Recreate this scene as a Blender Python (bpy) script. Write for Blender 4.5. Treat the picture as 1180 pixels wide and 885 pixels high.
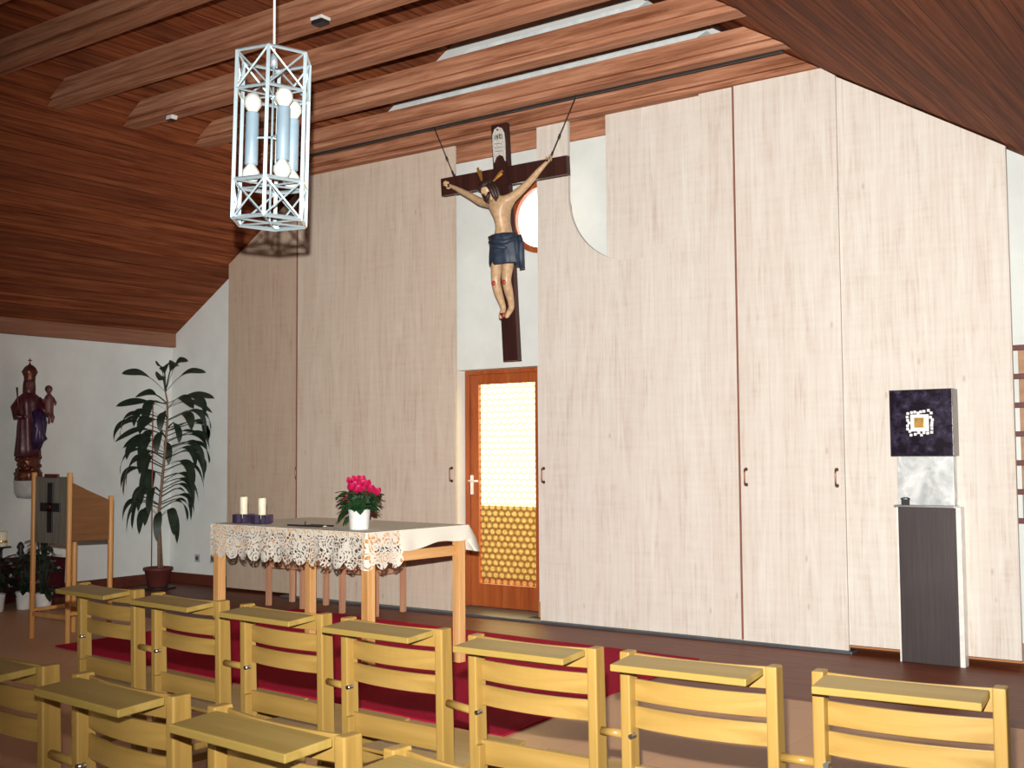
import bpy, bmesh, math, random
from mathutils import Vector, Matrix, noise
from math import sin, cos, pi, radians as R
random.seed(7)
S = bpy.context.scene
COL = S.collection
for o in list(bpy.data.objects): bpy.data.objects.remove(o)

# ---------------------------------------------------------------- camera, light, exposure
YAW, PITCH, ROLL, FPX, CAMH = R(35.652), R(3.391), R(-0.400), 1309.87, 1.38
f = Vector((-sin(YAW)*cos(PITCH), cos(YAW)*cos(PITCH), sin(PITCH)))
r0 = Vector((cos(YAW), sin(YAW), 0)); u0 = r0.cross(f)
rv = cos(ROLL)*r0 + sin(ROLL)*u0
uv = -sin(ROLL)*r0 + cos(ROLL)*u0
cam_data = bpy.data.cameras.new('camera'); cam = bpy.data.objects.new('camera', cam_data); COL.objects.link(cam)
cam_data.sensor_width = 36; cam_data.lens = FPX/1180*36
M = Matrix((rv, uv, -f)).transposed().to_4x4(); M.translation = Vector((0, 0, CAMH))
cam.matrix_world = M
S.camera = cam

w = bpy.data.worlds.new('sky'); S.world = w; w.use_nodes = True
wb = w.node_tree.nodes['Background']; wb.inputs[0].default_value = (1, .97, .9, 1); wb.inputs[1].default_value = 7

def lamp(name, kind, loc, target, energy, color, **kw):
    d = bpy.data.lights.new(name, kind); d.energy = energy; d.color = color
    for k, v in kw.items(): setattr(d, k, v)
    o = bpy.data.objects.new(name, d); COL.objects.link(o); o.location = loc
    o.rotation_euler = (Vector(target)-Vector(loc)).to_track_quat('-Z', 'Y').to_euler()
    return o
FLASH_POS = Vector((0, 0, CAMH)) + uv*.13 - rv*.02 + f*.02
fl = lamp('camera_flash', 'SPOT', FLASH_POS, FLASH_POS + Vector((-.46, .885, .045)), 230, (1, .97, .93),
          spot_size=R(80), spot_blend=1.0, shadow_soft_size=.012)
fd = fl.data; fd.use_nodes = True; nt = fd.node_tree
em = nt.nodes['Emission']; lf = nt.nodes.new('ShaderNodeLightFalloff')
lf.inputs['Strength'].default_value = 1.0
nt.links.new(lf.outputs['Linear'], em.inputs['Strength'])
FLASH_GAIN = 2.0
lf.inputs['Strength'].default_value = FLASH_GAIN
# soft fill lamp added at an invented window opening behind the photographer
lamp('rear_fill_light', 'AREA', (-2.7, -3.15, 1.6), (-2.6, 6, 1.7), 9, (1, .95, .88), shape='RECTANGLE', size=1.3, size_y=.7)

vs = S.view_settings
vs.view_transform = 'Standard'; vs.look = 'None'; vs.gamma = 1; vs.use_curve_mapping = False; vs.exposure = 0.0

# ---------------------------------------------------------------- materials
MATS = {}
class NT:
    def __init__(s, name):
        s.m = bpy.data.materials.new(name); s.m.use_nodes = True; s.t = s.m.node_tree
        s.b = s.t.nodes['Principled BSDF']; MATS[name] = s.m
    def n(s, typ, **kw):
        nd = s.t.nodes.new(typ)
        for k, v in kw.items(): setattr(nd, k, v)
        return nd
    def l(s, a, b): s.t.links.new(a, b)
    def math(s, op, a, b=None, c=None):
        nd = s.n('ShaderNodeMath', operation=op)
        for i, v in enumerate((a, b, c)):
            if v is None: continue
            if isinstance(v, (int, float)): nd.inputs[i].default_value = v
            else: s.l(v, nd.inputs[i])
        return nd.outputs[0]
    def pos(s, world=True):
        if world: return s.n('ShaderNodeNewGeometry').outputs['Position']
        return s.n('ShaderNodeTexCoord').outputs['Object']
    def mapping(s, vec, scale=(1, 1, 1), rot=(0, 0, 0), loc=(0, 0, 0)):
        mp = s.n('ShaderNodeMapping'); s.l(vec, mp.inputs[0])
        mp.inputs['Scale'].default_value = scale; mp.inputs['Rotation'].default_value = rot; mp.inputs['Location'].default_value = loc
        return mp.outputs[0]
    def noise(s, vec, scale=5, detail=4, rough=.6, dist=0):
        nd = s.n('ShaderNodeTexNoise'); s.l(vec, nd.inputs['Vector'])
        nd.inputs['Scale'].default_value = scale; nd.inputs['Detail'].default_value = detail
        nd.inputs['Roughness'].default_value = rough; nd.inputs['Distortion'].default_value = dist
        return nd.outputs['Fac']
    def ramp(s, fac, stops):
        nd = s.n('ShaderNodeValToRGB'); s.l(fac, nd.inputs[0]); e = nd.color_ramp.elements
        while len(e) < len(stops): e.new(.5)
        for i, (p, c) in enumerate(stops):
            e[i].position = p; e[i].color = (*c, 1) if len(c) == 3 else c
        return nd.outputs[0]
    def mix(s, fac, a, b, blend='MIX'):
        nd = s.n('ShaderNodeMix', data_type='RGBA', blend_type=blend)
        for i, v in ((0, fac), (6, a), (7, b)):
            if isinstance(v, (int, float)): nd.inputs[i].default_value = v
            elif isinstance(v, tuple): nd.inputs[i].default_value = (*v, 1)
            else: s.l(v, nd.inputs[i])
        return nd.outputs[2]
    def bump(s, h, strength=.3, dist=.01):
        nd = s.n('ShaderNodeBump'); s.l(h, nd.inputs['Height']); nd.inputs['Strength'].default_value = strength
        nd.inputs['Distance'].default_value = dist; s.l(nd.outputs[0], s.b.inputs['Normal'])
    def base(s, c):
        if isinstance(c, tuple): s.b.inputs['Base Color'].default_value = (*c, 1)
        else: s.l(c, s.b.inputs['Base Color'])
    def p(s, **kw):
        for k, v in kw.items(): s.b.inputs[k].default_value = v
        return s

def plain(name, c, rough=.5, metal=0., var=.12, scale=14, spec=.5):
    t = NT(name); nf = t.noise(t.pos(False), scale, 3)
    dark = tuple(x*(1-var) for x in c); lite = tuple(min(1, x*(1+var)) for x in c)
    t.base(t.ramp(nf, [(.3, dark), (.7, lite)])); t.p(Roughness=rough, Metallic=metal)
    t.b.inputs['Specular IOR Level'].default_value = spec
    return t.m

def wood(name, dark, mid, lite, axis='Z', scale=1., rough=.5, bump=.15, world=False, knots=False, spec=.4):
    t = NT(name); v = t.pos(world)
    k = {'X': (1.2, 22, 22), 'Y': (22, 1.2, 22), 'Z': (22, 22, 1.2)}[axis]
    g = t.noise(t.mapping(v, tuple(a*scale for a in k)), 1.0, 5, .65, .6)
    g2 = t.noise(t.mapping(v, tuple(a*scale*.25 for a in k)), 1.0, 2, .5, 1.2)
    h = t.math('ADD', t.math('MULTIPLY', g, .6), t.math('MULTIPLY', g2, .4))
    c = t.ramp(h, [(.34, dark), (.5, mid), (.66, lite)])
    if knots:
        vo = t.n('ShaderNodeTexVoronoi'); t.l(t.mapping(v, tuple(a*scale*.16 for a in k)), vo.inputs['Vector']); vo.inputs['Scale'].default_value = 1.
        kf = t.ramp(vo.outputs['Distance'], [(.05, (1, 1, 1)), (.14, (0, 0, 0))])
        c = t.mix(t.math('MULTIPLY', kf, .65), c, tuple(x*.45 for x in dark))
    t.base(c); t.p(Roughness=rough); t.b.inputs['Specular IOR Level'].default_value = spec; t.bump(h, bump, .004)
    return t.m

# whitewashed panelling: vertical boards, faint pink knots and blotches
def washed(name, tint=(1, 1, 1)):
    t = NT(name); v = t.pos(True)
    sx = t.n('ShaderNodeSeparateXYZ'); t.l(v, sx.inputs[0])
    fine = t.noise(t.mapping(v, (60, 60, 2.2)), 1, 5, .7, .4)
    blot = t.noise(t.mapping(v, (9, 9, 1.0)), 1, 4, .6, 1.5)
    cross = t.noise(t.mapping(v, (3, 3, 26)), 1, 3, .6, .3)
    board = t.math('FLOOR', t.math('MULTIPLY', sx.outputs[0], 1/.115))
    wn = t.n('ShaderNodeTexWhiteNoise', noise_dimensions='1D'); t.l(board, wn.inputs['W'])
    fr = t.math('FRACT', t.math('MULTIPLY', sx.outputs[0], 1/.115))
    seam = t.math('LESS_THAN', fr, .035)
    base = t.ramp(t.math('ADD', t.math('MULTIPLY', fine, .45), t.math('ADD', t.math('MULTIPLY', blot, .4), t.math('MULTIPLY', cross, .15))),
                  [(.36, (.52, .43, .365)), (.47, (.63, .575, .505)), (.60, (.69, .655, .59))])
    base = t.mix(t.math('MULTIPLY', wn.outputs['Value'], .3), base, (.61, .53, .465))
    vo = t.n('ShaderNodeTexVoronoi'); t.l(t.mapping(v, (5.5, 5.5, 2.3)), vo.inputs['Vector']); vo.inputs['Scale'].default_value = 1.
    kn = t.ramp(vo.outputs['Distance'], [(.025, (1, 1, 1)), (.07, (0, 0, 0))])
    base = t.mix(t.math('MULTIPLY', kn, .5), base, (.40, .27, .22))
    base = t.mix(t.math('MULTIPLY', seam, .16), base, (.38, .27, .22))
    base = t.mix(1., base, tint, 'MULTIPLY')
    t.base(base); t.p(Roughness=.55); t.b.inputs['Specular IOR Level'].default_value = .25
    t.bump(fine, .08, .003); return t.m
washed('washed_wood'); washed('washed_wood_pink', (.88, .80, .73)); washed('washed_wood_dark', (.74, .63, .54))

# ceiling boards running along Y
t = NT('ceiling_boards'); v = t.pos(True); sx = t.n('ShaderNodeSeparateXYZ'); t.l(v, sx.inputs[0])
q = t.math('MULTIPLY', sx.outputs[0], 1/.135)
board = t.math('FLOOR', q); fr = t.math('FRACT', q)
wn = t.n('ShaderNodeTexWhiteNoise', noise_dimensions='1D'); t.l(board, wn.inputs['W'])
off = t.n('ShaderNodeCombineXYZ'); t.l(t.math('MULTIPLY', wn.outputs['Value'], 30.), off.inputs[1])
va = t.n('ShaderNodeVectorMath', operation='ADD'); t.l(v, va.inputs[0]); t.l(off.outputs[0], va.inputs[1])
g = t.noise(t.mapping(va.outputs[0], (24, 1.1, 24)), 1, 5, .65, .5)
c = t.ramp(g, [(.32, (.11, .024, .009)), (.5, (.24, .068, .025)), (.68, (.36, .118, .05))])
c = t.mix(t.math('MULTIPLY', wn.outputs['Value'], .55), c, (.10, .032, .018))
seam = t.math('LESS_THAN', fr, .05)
c = t.mix(t.math('MULTIPLY', seam, .75), c, (.035, .010, .006))
t.base(c); t.p(Roughness=.7); t.b.inputs['Specular IOR Level'].default_value = .08
t.bump(t.math('SUBTRACT', g, seam), .25, .006)

wood('beam_wood', (.17, .060, .028), (.38, .165, .092), (.56, .30, .185), 'X', 1.5, .65, .3, True, True, .1)
wood('plate_wood', (.16, .07, .04), (.25, .115, .07), (.32, .16, .10), 'Y', .8, .6, .2, True, True, .2)
wood('chair_wood', (.25, .148, .034), (.335, .207, .052), (.39, .25, .072), 'Z', 1.1, .38, .08)
wood('chair_slat_wood', (.25, .148, .034), (.335, .207, .052), (.40, .25, .074), 'X', 1.1, .36, .08)
wood('chair_ledge_wood', (.28, .19, .045), (.34, .235, .062), (.40, .28, .085), 'X', 1.1, .33, .08)
wood('altar_wood', (.55, .27, .09), (.70, .39, .15), (.80, .48, .21), 'Z', 1.1, .38, .06)
wood('altar_rail_wood', (.55, .27, .09), (.70, .39, .15), (.80, .48, .21), 'Y', 1.1, .38, .06)
wood('stool_wood', (.42, .20, .11), (.52, .27, .16), (.60, .34, .21), 'Z', 1.1, .4, .06)
wood('ambo_wood', (.45, .20, .055), (.56, .28, .085), (.64, .34, .12), 'Z', 1.1, .4, .06)
wood('ambo_board', (.11, .048, .014), (.17, .075, .024), (.22, .105, .035), 'Y', 1.1, .45, .06)
wood('door_wood', (.22, .045, .012), (.31, .075, .020), (.39, .11, .032), 'Z', 1., .35, .08)
wood('rack_wood', (.28, .14, .07), (.36, .19, .10), (.43, .24, .13), 'X', 1., .5, .08)
wood('base_wood_light', (.30, .11, .04), (.40, .16, .06), (.46, .20, .08), 'X', 1., .5, .08)
wood('base_wood', (.07, .016, .010), (.10, .024, .014), (.13, .034, .02), 'X', 1., .5, .08)
wood('cross_wood', (.018, .006, .005), (.035, .011, .009), (.055, .018, .014), 'Z', 1., .42, .15)

t = NT('plaster'); v = t.pos(True); a = t.noise(v, 2.2, 4); b = t.noise(v, 60, 4, .7)
t.base(t.ramp(a, [(.3, (.60, .625, .60)), (.7, (.70, .73, .70))])); t.p(Roughness=.9); t.b.inputs['Specular IOR Level'].default_value = .1; t.bump(b, .12, .004)

# floor: warm brown tiles that change to reddish parquet near the back wall
t = NT('floor_boards'); v = t.pos(True); sx = t.n('ShaderNodeSeparateXYZ'); t.l(v, sx.inputs[0])
br = t.n('ShaderNodeTexBrick'); t.l(t.mapping(v, (1, 1, 1), (0, 0, 0)), br.inputs['Vector'])
br.inputs['Scale'].default_value = 1; br.inputs['Brick Width'].default_value = .42; br.inputs['Row Height'].default_value = .42; br.offset = 0
br.inputs['Mortar Size'].default_value = .003; br.inputs['Color1'].default_value = (.60, .34, .19, 1); br.inputs['Color2'].default_value = (.55, .305, .165, 1); br.inputs['Mortar'].default_value = (.50, .27, .15, 1)
sp = t.noise(v, 70, 3, .8)
tan = t.mix(t.math('MULTIPLY', sp, .35), br.outputs[0], (.62, .38, .22))
pq = t.noise(t.mapping(v, (2.2, 40, 2)), 1, 5, .65, .5)
par = t.ramp(pq, [(.33, (.10, .024, .009)), (.5, (.17, .044, .017)), (.67, (.235, .07, .028))])
edge = t.math('GREATER_THAN', sx.outputs[1], 6.07)
t.base(t.mix(edge, tan, par)); t.p(Roughness=.45); t.b.inputs['Specular IOR Level'].default_value = .18; t.bump(sp, .05, .002)

t = NT('carpet'); v = t.pos(True); a = t.noise(v, 220, 3, .8); b = t.noise(v, 6, 3)
t.base(t.mix(t.math('MULTIPLY', b, .4), t.ramp(a, [(.35, (.22, .004, .018)), (.62, (.58, .012, .06))]), (.30, .006, .028)))
t.p(Roughness=.95); t.b.inputs['Specular IOR Level'].default_value = .1; t.bump(a, .6, .006)

plain('steel', (.62, .63, .64), .3, 1., .12, 5)
plain('lamp_metal', (.54, .67, .72), .32, .55, .1, 9)
plain('tube_metal', (.36, .50, .60), .3, .35, .12, 9)
plain('bulb', (.66, .66, .60), .12, 0, .05)
plain('cord_white', (.80, .80, .76), .5)
plain('wire_black', (.02, .018, .018), .5)
plain('track_grey', (.13, .15, .17), .4, .6)
plain('handle_bronze', (.22, .10, .06), .35, .8)
plain('brass', (.55, .36, .14), .3, .9)
plain('white_enamel', (.78, .76, .70), .35)
plain('pot_white', (.80, .80, .78), .18)
plain('pot_red', (.11, .022, .018), .6)
plain('soil', (.03, .018, .012), .9)
plain('candle_wax', (.88, .83, .62), .4)
plain('holder_dark', (.05, .035, .075), .2, .2, .4)
plain('black_matt', (.015, .014, .016), .5)
plain('dark_red_cloth', (.045, .005, .008), .85, 0, .12, 14, .1)
plain('skin_paint', (.50, .33, .185), .42, 0, .2, 30)
plain('hair_paint', (.035, .017, .012), .5, 0, .3, 40)
plain('blood_paint', (.36, .05, .03), .45)
plain('blue_cloth_paint', (.022, .036, .062), .55, 0, .45, 26)
plain('box_chrome', (.16, .15, .15), .25, .8, .3, 9)
plain('gold_leaf', (.62, .36, .09), .32, .7, .25, 30)
plain('gold_dark', (.10, .028, .014), .35, .5, .6, 40)
plain('robe_red', (.06, .008, .014), .4, .1, .5, 30)
plain('robe_blue', (.03, .012, .055), .42, .1, .5, 30)
plain('statue_skin', (.13, .045, .04), .5)
plain('scroll_white', (.52, .50, .45), .6, 0, .25, 60)
plain('stone_grey', (.42, .42, .41), .7)
plain('leaf_dark', (.012, .024, .012), .55, 0, .4, 20)
plain('leaf_green', (.02, .07, .022), .4, 0, .6, 50)
plain('petal', (.48, .006, .075), .5, 0, .25, 50)
plain('pale_petal', (.30, .30, .32), .6, 0, .3, 50)
plain('cane', (.20, .12, .075), .7, 0, .3, 60)
plain('stake_red', (.20, .04, .03), .5)
plain('dark_red_wood', (.10, .018, .015), .4)
plain('ink', (.05, .04, .035), .7)
plain('socket_grey', (.34, .35, .36), .4)
plain('light_tray', (.60, .66, .66), .35)
plain('edge_brown', (.22, .085, .055), .6)
plain('brown_slit', (.05, .02, .012), .6)

# dark glass of the tabernacle door, with specks
t = NT('dark_enamel'); v = t.pos(False); vo = t.n('ShaderNodeTexVoronoi'); t.l(v, vo.inputs['Vector']); vo.inputs['Scale'].default_value = 60
nz = t.noise(v, 18, 4)
c = t.ramp(nz, [(.45, (.008, .005, .012)), (.62, (.03, .022, .045)), (.75, (.07, .07, .10))]); t.base(c); t.p(Roughness=.22)
# dark brushed metal of the pedestal
t = NT('brushed_dark'); v = t.pos(False); a = t.noise(t.mapping(v, (120, 120, 2)), 1, 4, .7); b = t.noise(v, 2.5, 3)
t.base(t.mix(t.math('MULTIPLY', b, .7), t.ramp(a, [(.3, (.085, .075, .078)), (.7, (.13, .12, .122))]), (.06, .04, .04))); t.p(Roughness=.36, Metallic=.6)
t = NT('brushed_bright'); v = t.pos(False); a = t.noise(v, 7, 4, .6, .8)
t.base(t.ramp(a, [(.35, (.42, .45, .45)), (.6, (.76, .79, .78))])); t.p(Roughness=.38, Metallic=.35)
# brushed metal sheet of the ambo
t = NT('ambo_sheet'); v = t.pos(False); a = t.noise(t.mapping(v, (40, 40, 3)), 1, 4, .7)
t.base(t.ramp(a, [(.3, (.20, .20, .17)), (.7, (.36, .36, .31))])); t.p(Roughness=.4, Metallic=.5)

# amber pressed glass, round dimples in offset rows; the sky washes out the upper half
t = NT('pressed_glass'); v = t.pos(True)
sx = t.n('ShaderNodeSeparateXYZ'); t.l(v, sx.inputs[0])
u_ = t.math('MULTIPLY', sx.outputs[0], 1/.068); z_ = t.math('MULTIPLY', sx.outputs[2], 1/.054)
row = t.math('FLOOR', z_); sh = t.math('MULTIPLY', t.math('MODULO', row, 2.), .5)
fu = t.math('SUBTRACT', t.math('FRACT', t.math('ADD', u_, sh)), .5); fz = t.math('SUBTRACT', t.math('FRACT', z_), .5)
rr = t.math('SQRT', t.math('ADD', t.math('MULTIPLY', fu, fu), t.math('MULTIPLY', fz, fz)))
cell = t.ramp(rr, [(.14, (1., .88, .48)), (.30, (.98, .80, .36)), (.42, (.62, .42, .17)), (.56, (.34, .21, .09))])
tr = t.n('ShaderNodeBsdfTransparent'); t.l(cell, tr.inputs[0])
tl = t.n('ShaderNodeBsdfTranslucent'); t.l(cell, tl.inputs[0])
gl = t.n('ShaderNodeBsdfGlossy'); gl.inputs['Roughness'].default_value = .15
m1 = t.n('ShaderNodeMixShader'); m1.inputs[0].default_value = .06; t.l(tr.outputs[0], m1.inputs[1]); t.l(tl.outputs[0], m1.inputs[2])
m2 = t.n('ShaderNodeMixShader'); m2.inputs[0].default_value = .05; t.l(m1.outputs[0], m2.inputs[1]); t.l(gl.outputs[0], m2.inputs[2])
t.l(m2.outputs[0], t.t.nodes['Material Output'].inputs['Surface'])
t = NT('clear_glass')
tr = t.n('ShaderNodeBsdfTransparent'); tr.inputs[0].default_value = (.97, .97, .95, 1); gl = t.n('ShaderNodeBsdfGlossy'); gl.inputs['Roughness'].default_value = .05
m1 = t.n('ShaderNodeMixShader'); m1.inputs[0].default_value = .05; t.l(tr.outputs[0], m1.inputs[1]); t.l(gl.outputs[0], m1.inputs[2])
t.l(m1.outputs[0], t.t.nodes['Material Output'].inputs['Surface'])
# ochre for the added wall outside that tints the lower door glass
plain('backdrop_ochre', (.27, .20, .085), .9, 0, .12, 1.5)

# lace: rows of rosettes and leaf shapes with holes between the threads; object coords: u along x, v down z
t = NT('lace'); tc = t.n('ShaderNodeUVMap'); v = tc.outputs[0]
vo = t.n('ShaderNodeTexVoronoi'); t.l(t.mapping(v, (14, 14, 1)), vo.inputs['Vector']); vo.inputs['Scale'].default_value = 1.; vo.feature = 'F1'
ring = t.math('ABSOLUTE', t.math('SINE', t.math('MULTIPLY', vo.outputs['Distance'], 13.)))
vo2 = t.n('ShaderNodeTexVoronoi'); vo2.feature = 'DISTANCE_TO_EDGE'; t.l(t.mapping(v, (36, 36, 1)), vo2.inputs['Vector']); vo2.inputs['Scale'].default_value = 1.
th = t.math('LESS_THAN', vo2.outputs['Distance'], .085)
big = t.noise(v, 9, 2)
solid = t.math('GREATER_THAN', t.math('ADD', ring, t.math('MULTIPLY', t.math('SUBTRACT', big, .5), 1.6)), .70)
al = t.math('MAXIMUM', th, solid)
t.base((.76, .72, .62)); t.p(Roughness=.85); t.l(al, t.b.inputs['Alpha'])
t = NT('linen'); v = t.pos(False); a = t.noise(v, 160, 3); t.base(t.ramp(a, [(.3, (.74, .71, .60)), (.7, (.82, .79, .68))])); t.p(Roughness=.85); t.bump(a, .1, .002)

# ---------------------------------------------------------------- geometry helpers
class MB:
    def __init__(s): s.v = []; s.f = []; s.uv = None; s.sm = []
    def add(s, vs_, fs_, smooth=False):
        n = len(s.v); s.v += [tuple(p) for p in vs_]
        for fc in fs_: s.f.append(tuple(n+i for i in fc)); s.sm.append(smooth)
        return s
    def box(s, x0, x1, y0, y1, z0, z1):
        return s.add([(x0,y0,z0),(x1,y0,z0),(x1,y1,z0),(x0,y1,z0),(x0,y0,z1),(x1,y0,z1),(x1,y1,z1),(x0,y1,z1)],
                     [(0,3,2,1),(4,5,6,7),(0,1,5,4),(1,2,6,5),(2,3,7,6),(3,0,4,7)])
    def hexa(s, p): # 8 points bottom ring then top ring
        return s.add(p, [(0,3,2,1),(4,5,6,7),(0,1,5,4),(1,2,6,5),(2,3,7,6),(3,0,4,7)])
    def prism_y(s, pts, y0, y1): # polygon in XZ (ccw seen from -Y)
        n = len(pts)
        vs_ = [(x, y0, z) for x, z in pts]+[(x, y1, z) for x, z in pts]
        return s.add(vs_, [tuple(range(n)), tuple(reversed(range(n, 2*n)))]+[(i, n+i, n+(i+1) % n, (i+1) % n) for i in range(n)])
    def prism_x(s, pts, x0, x1): # polygon in YZ
        n = len(pts)
        vs_ = [(x0, y, z) for y, z in pts]+[(x1, y, z) for y, z in pts]
        return s.add(vs_, [tuple(range(n)), tuple(reversed(range(n, 2*n)))]+[(i, n+i, n+(i+1) % n, (i+1) % n) for i in range(n)])
    def tube(s, path, rad, n=10, cap=True, smooth=True):
        path = [Vector(p) for p in path]
        rads = rad if isinstance(rad, (list, tuple)) else [rad]*len(path)
        rings = []; prev = None
        for i, p in enumerate(path):
            d = (path[min(i+1, len(path)-1)]-path[max(i-1, 0)]).normalized()
            if prev is None:
                a = d.orthogonal().normalized()
            else:
                a = (prev-d*prev.dot(d)).normalized()
            prev = a; b = d.cross(a)
            rings.append([p+(a*cos(2*pi*k/n+pi/n)+b*sin(2*pi*k/n+pi/n))*rads[i] for k in range(n)])
        vs_ = [q for r_ in rings for q in r_]; fs_ = []
        for i in range(len(path)-1):
            for k in range(n):
                fs_.append((i*n+k, i*n+(k+1) % n, (i+1)*n+(k+1) % n, (i+1)*n+k))
        s.add(vs_, fs_, smooth)
        if cap:
            m = len(s.v)-len(vs_)
            s.f.append(tuple(m+k for k in reversed(range(n)))); s.sm.append(False)
            s.f.append(tuple(m+(len(path)-1)*n+k for k in range(n))); s.sm.append(False)
        return s
    def lathe(s, prof, c=(0, 0, 0), n=28, sx=1., sy=1., smooth=True, fold=0, fn=9):
        vs_ = []; fs_ = []
        for r_, z in prof:
            for k in range(n):
                a = 2*pi*k/n; rr_ = r_*(1+fold*sin(fn*a+z*6))
                vs_.append((c[0]+rr_*cos(a)*sx, c[1]+rr_*sin(a)*sy, c[2]+z))
        for i in range(len(prof)-1):
            for k in range(n):
                fs_.append((i*n+k, i*n+(k+1) % n, (i+1)*n+(k+1) % n, (i+1)*n+k))
        fs_.append(tuple(reversed(range(n)))); fs_.append(tuple((len(prof)-1)*n+k for k in range(n)))
        return s.add(vs_, fs_, smooth)
    def ball(s, c, r, n=14, sx=1, sy=1, sz=1):
        m = max(6, n//2); pr = [(r*sin(pi*i/m)+(1e-4), -r*cos(pi*i/m)*sz) for i in range(m+1)]
        return s.lathe(pr, c, n, sx, sy)
    def build(s, name, mat, parent=None, bevel=0, segs=2, sub=0, loc=None, autosmooth=False):
        me = bpy.data.meshes.new(name); me.from_pydata(s.v, [], s.f); me.validate()
        if len(me.polygons) == len(s.sm): me.polygons.foreach_set('use_smooth', s.sm)
        if s.uv:
            ul = me.uv_layers.new(name='UVMap')
            for lp in me.loops: ul.data[lp.index].uv = s.uv[lp.vertex_index]
        bm = bmesh.new(); bm.from_mesh(me); bmesh.ops.recalc_face_normals(bm, faces=bm.faces); bm.to_mesh(me); bm.free()
        me.materials.append(MATS[mat]); o = bpy.data.objects.new(name, me); COL.objects.link(o)
        if parent: o.parent = parent
        if loc: o.location = loc
        if bevel:
            b = o.modifiers.new('bevel', 'BEVEL'); b.width = bevel; b.segments = segs; b.limit_method = 'ANGLE'; b.angle_limit = R(40)
        if sub:
            b = o.modifiers.new('sub', 'SUBSURF'); b.levels = sub; b.render_levels = sub
        return o
def struct(o, label=None):
    o['kind'] = 'structure'
    if label: o['label'] = label
    return o
def tag(o, label, cat, group=None, kind=None):
    o['label'] = label; o['category'] = cat
    if group: o['group'] = group
    if kind: o['kind'] = kind
    return o
def thing(name, label, cat, loc=(0, 0, 0), rz=0, group=None):
    o = bpy.data.objects.new(name, None); COL.objects.link(o); o.location = loc; o.rotation_euler = (0, 0, rz); o.empty_display_size = .1
    return tag(o, label, cat, group)
def dup(root, loc, rz, label, group=None):
    r_ = root.copy(); COL.objects.link(r_); r_.location = loc; r_.rotation_euler = (0, 0, rz); r_['label'] = label
    if group: r_['group'] = group
    for ch in list(root.children):
        c_ = ch.copy(); COL.objects.link(c_); c_.parent = r_
        for g_ in list(ch.children):
            d_ = g_.copy(); COL.objects.link(d_); d_.parent = c_
    return r_
def skin(name, verts, edges, radii, mat, parent=None, sub=2, root=0):
    me = bpy.data.meshes.new(name); me.from_pydata(verts, edges, []); o = bpy.data.objects.new(name, me); COL.objects.link(o)
    o.modifiers.new('skin', 'SKIN'); me.skin_vertices.clear() if False else None
    if not me.skin_vertices:
        bm = bmesh.new(); bm.from_mesh(me); bm.verts.layers.skin.verify(); bm.to_mesh(me); bm.free()
    for i, r_ in enumerate(radii):
        r_ = r_ if isinstance(r_, tuple) else (r_, r_)
        me.skin_vertices[0].data[i].radius = r_; me.skin_vertices[0].data[i].use_root = (i == root)
    sb = o.modifiers.new('sub', 'SUBSURF'); sb.levels = sub; sb.render_levels = sub
    dg = bpy.context.evaluated_depsgraph_get(); dg.update()
    me2 = bpy.data.meshes.new_from_object(o.evaluated_get(dg)); me2.name = name
    o.modifiers.clear(); o.data = me2
    me2.materials.clear(); me2.materials.append(MATS[mat])
    me2.polygons.foreach_set('use_smooth', [True]*len(me2.polygons))
    if parent: o.parent = parent
    return o

# ---------------------------------------------------------------- room shell
XL, XR, YB, YF = -10.24, 1.45, 7.90, -3.2     # left wall, right wall, back wall, wall behind the photographer
SL = .615                                       # roof pitch
def zL(x): return 4.04+SL*(x+7.97)
def zR(x): return 4.04-SL*(x+2.78)
XRIDGE = (-7.97-2.78)/2
ZR = zL(XRIDGE)
struct(MB().box(XL-.3, XR+.3, YF-.3, YB+2.2, -.12, 0).build('floor', 'floor_boards'))
struct(MB().box(XL-.25, XL, YF-.25, YB+.3, 0, zL(XL)+.1).build('wall_left', 'plaster'))
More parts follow.
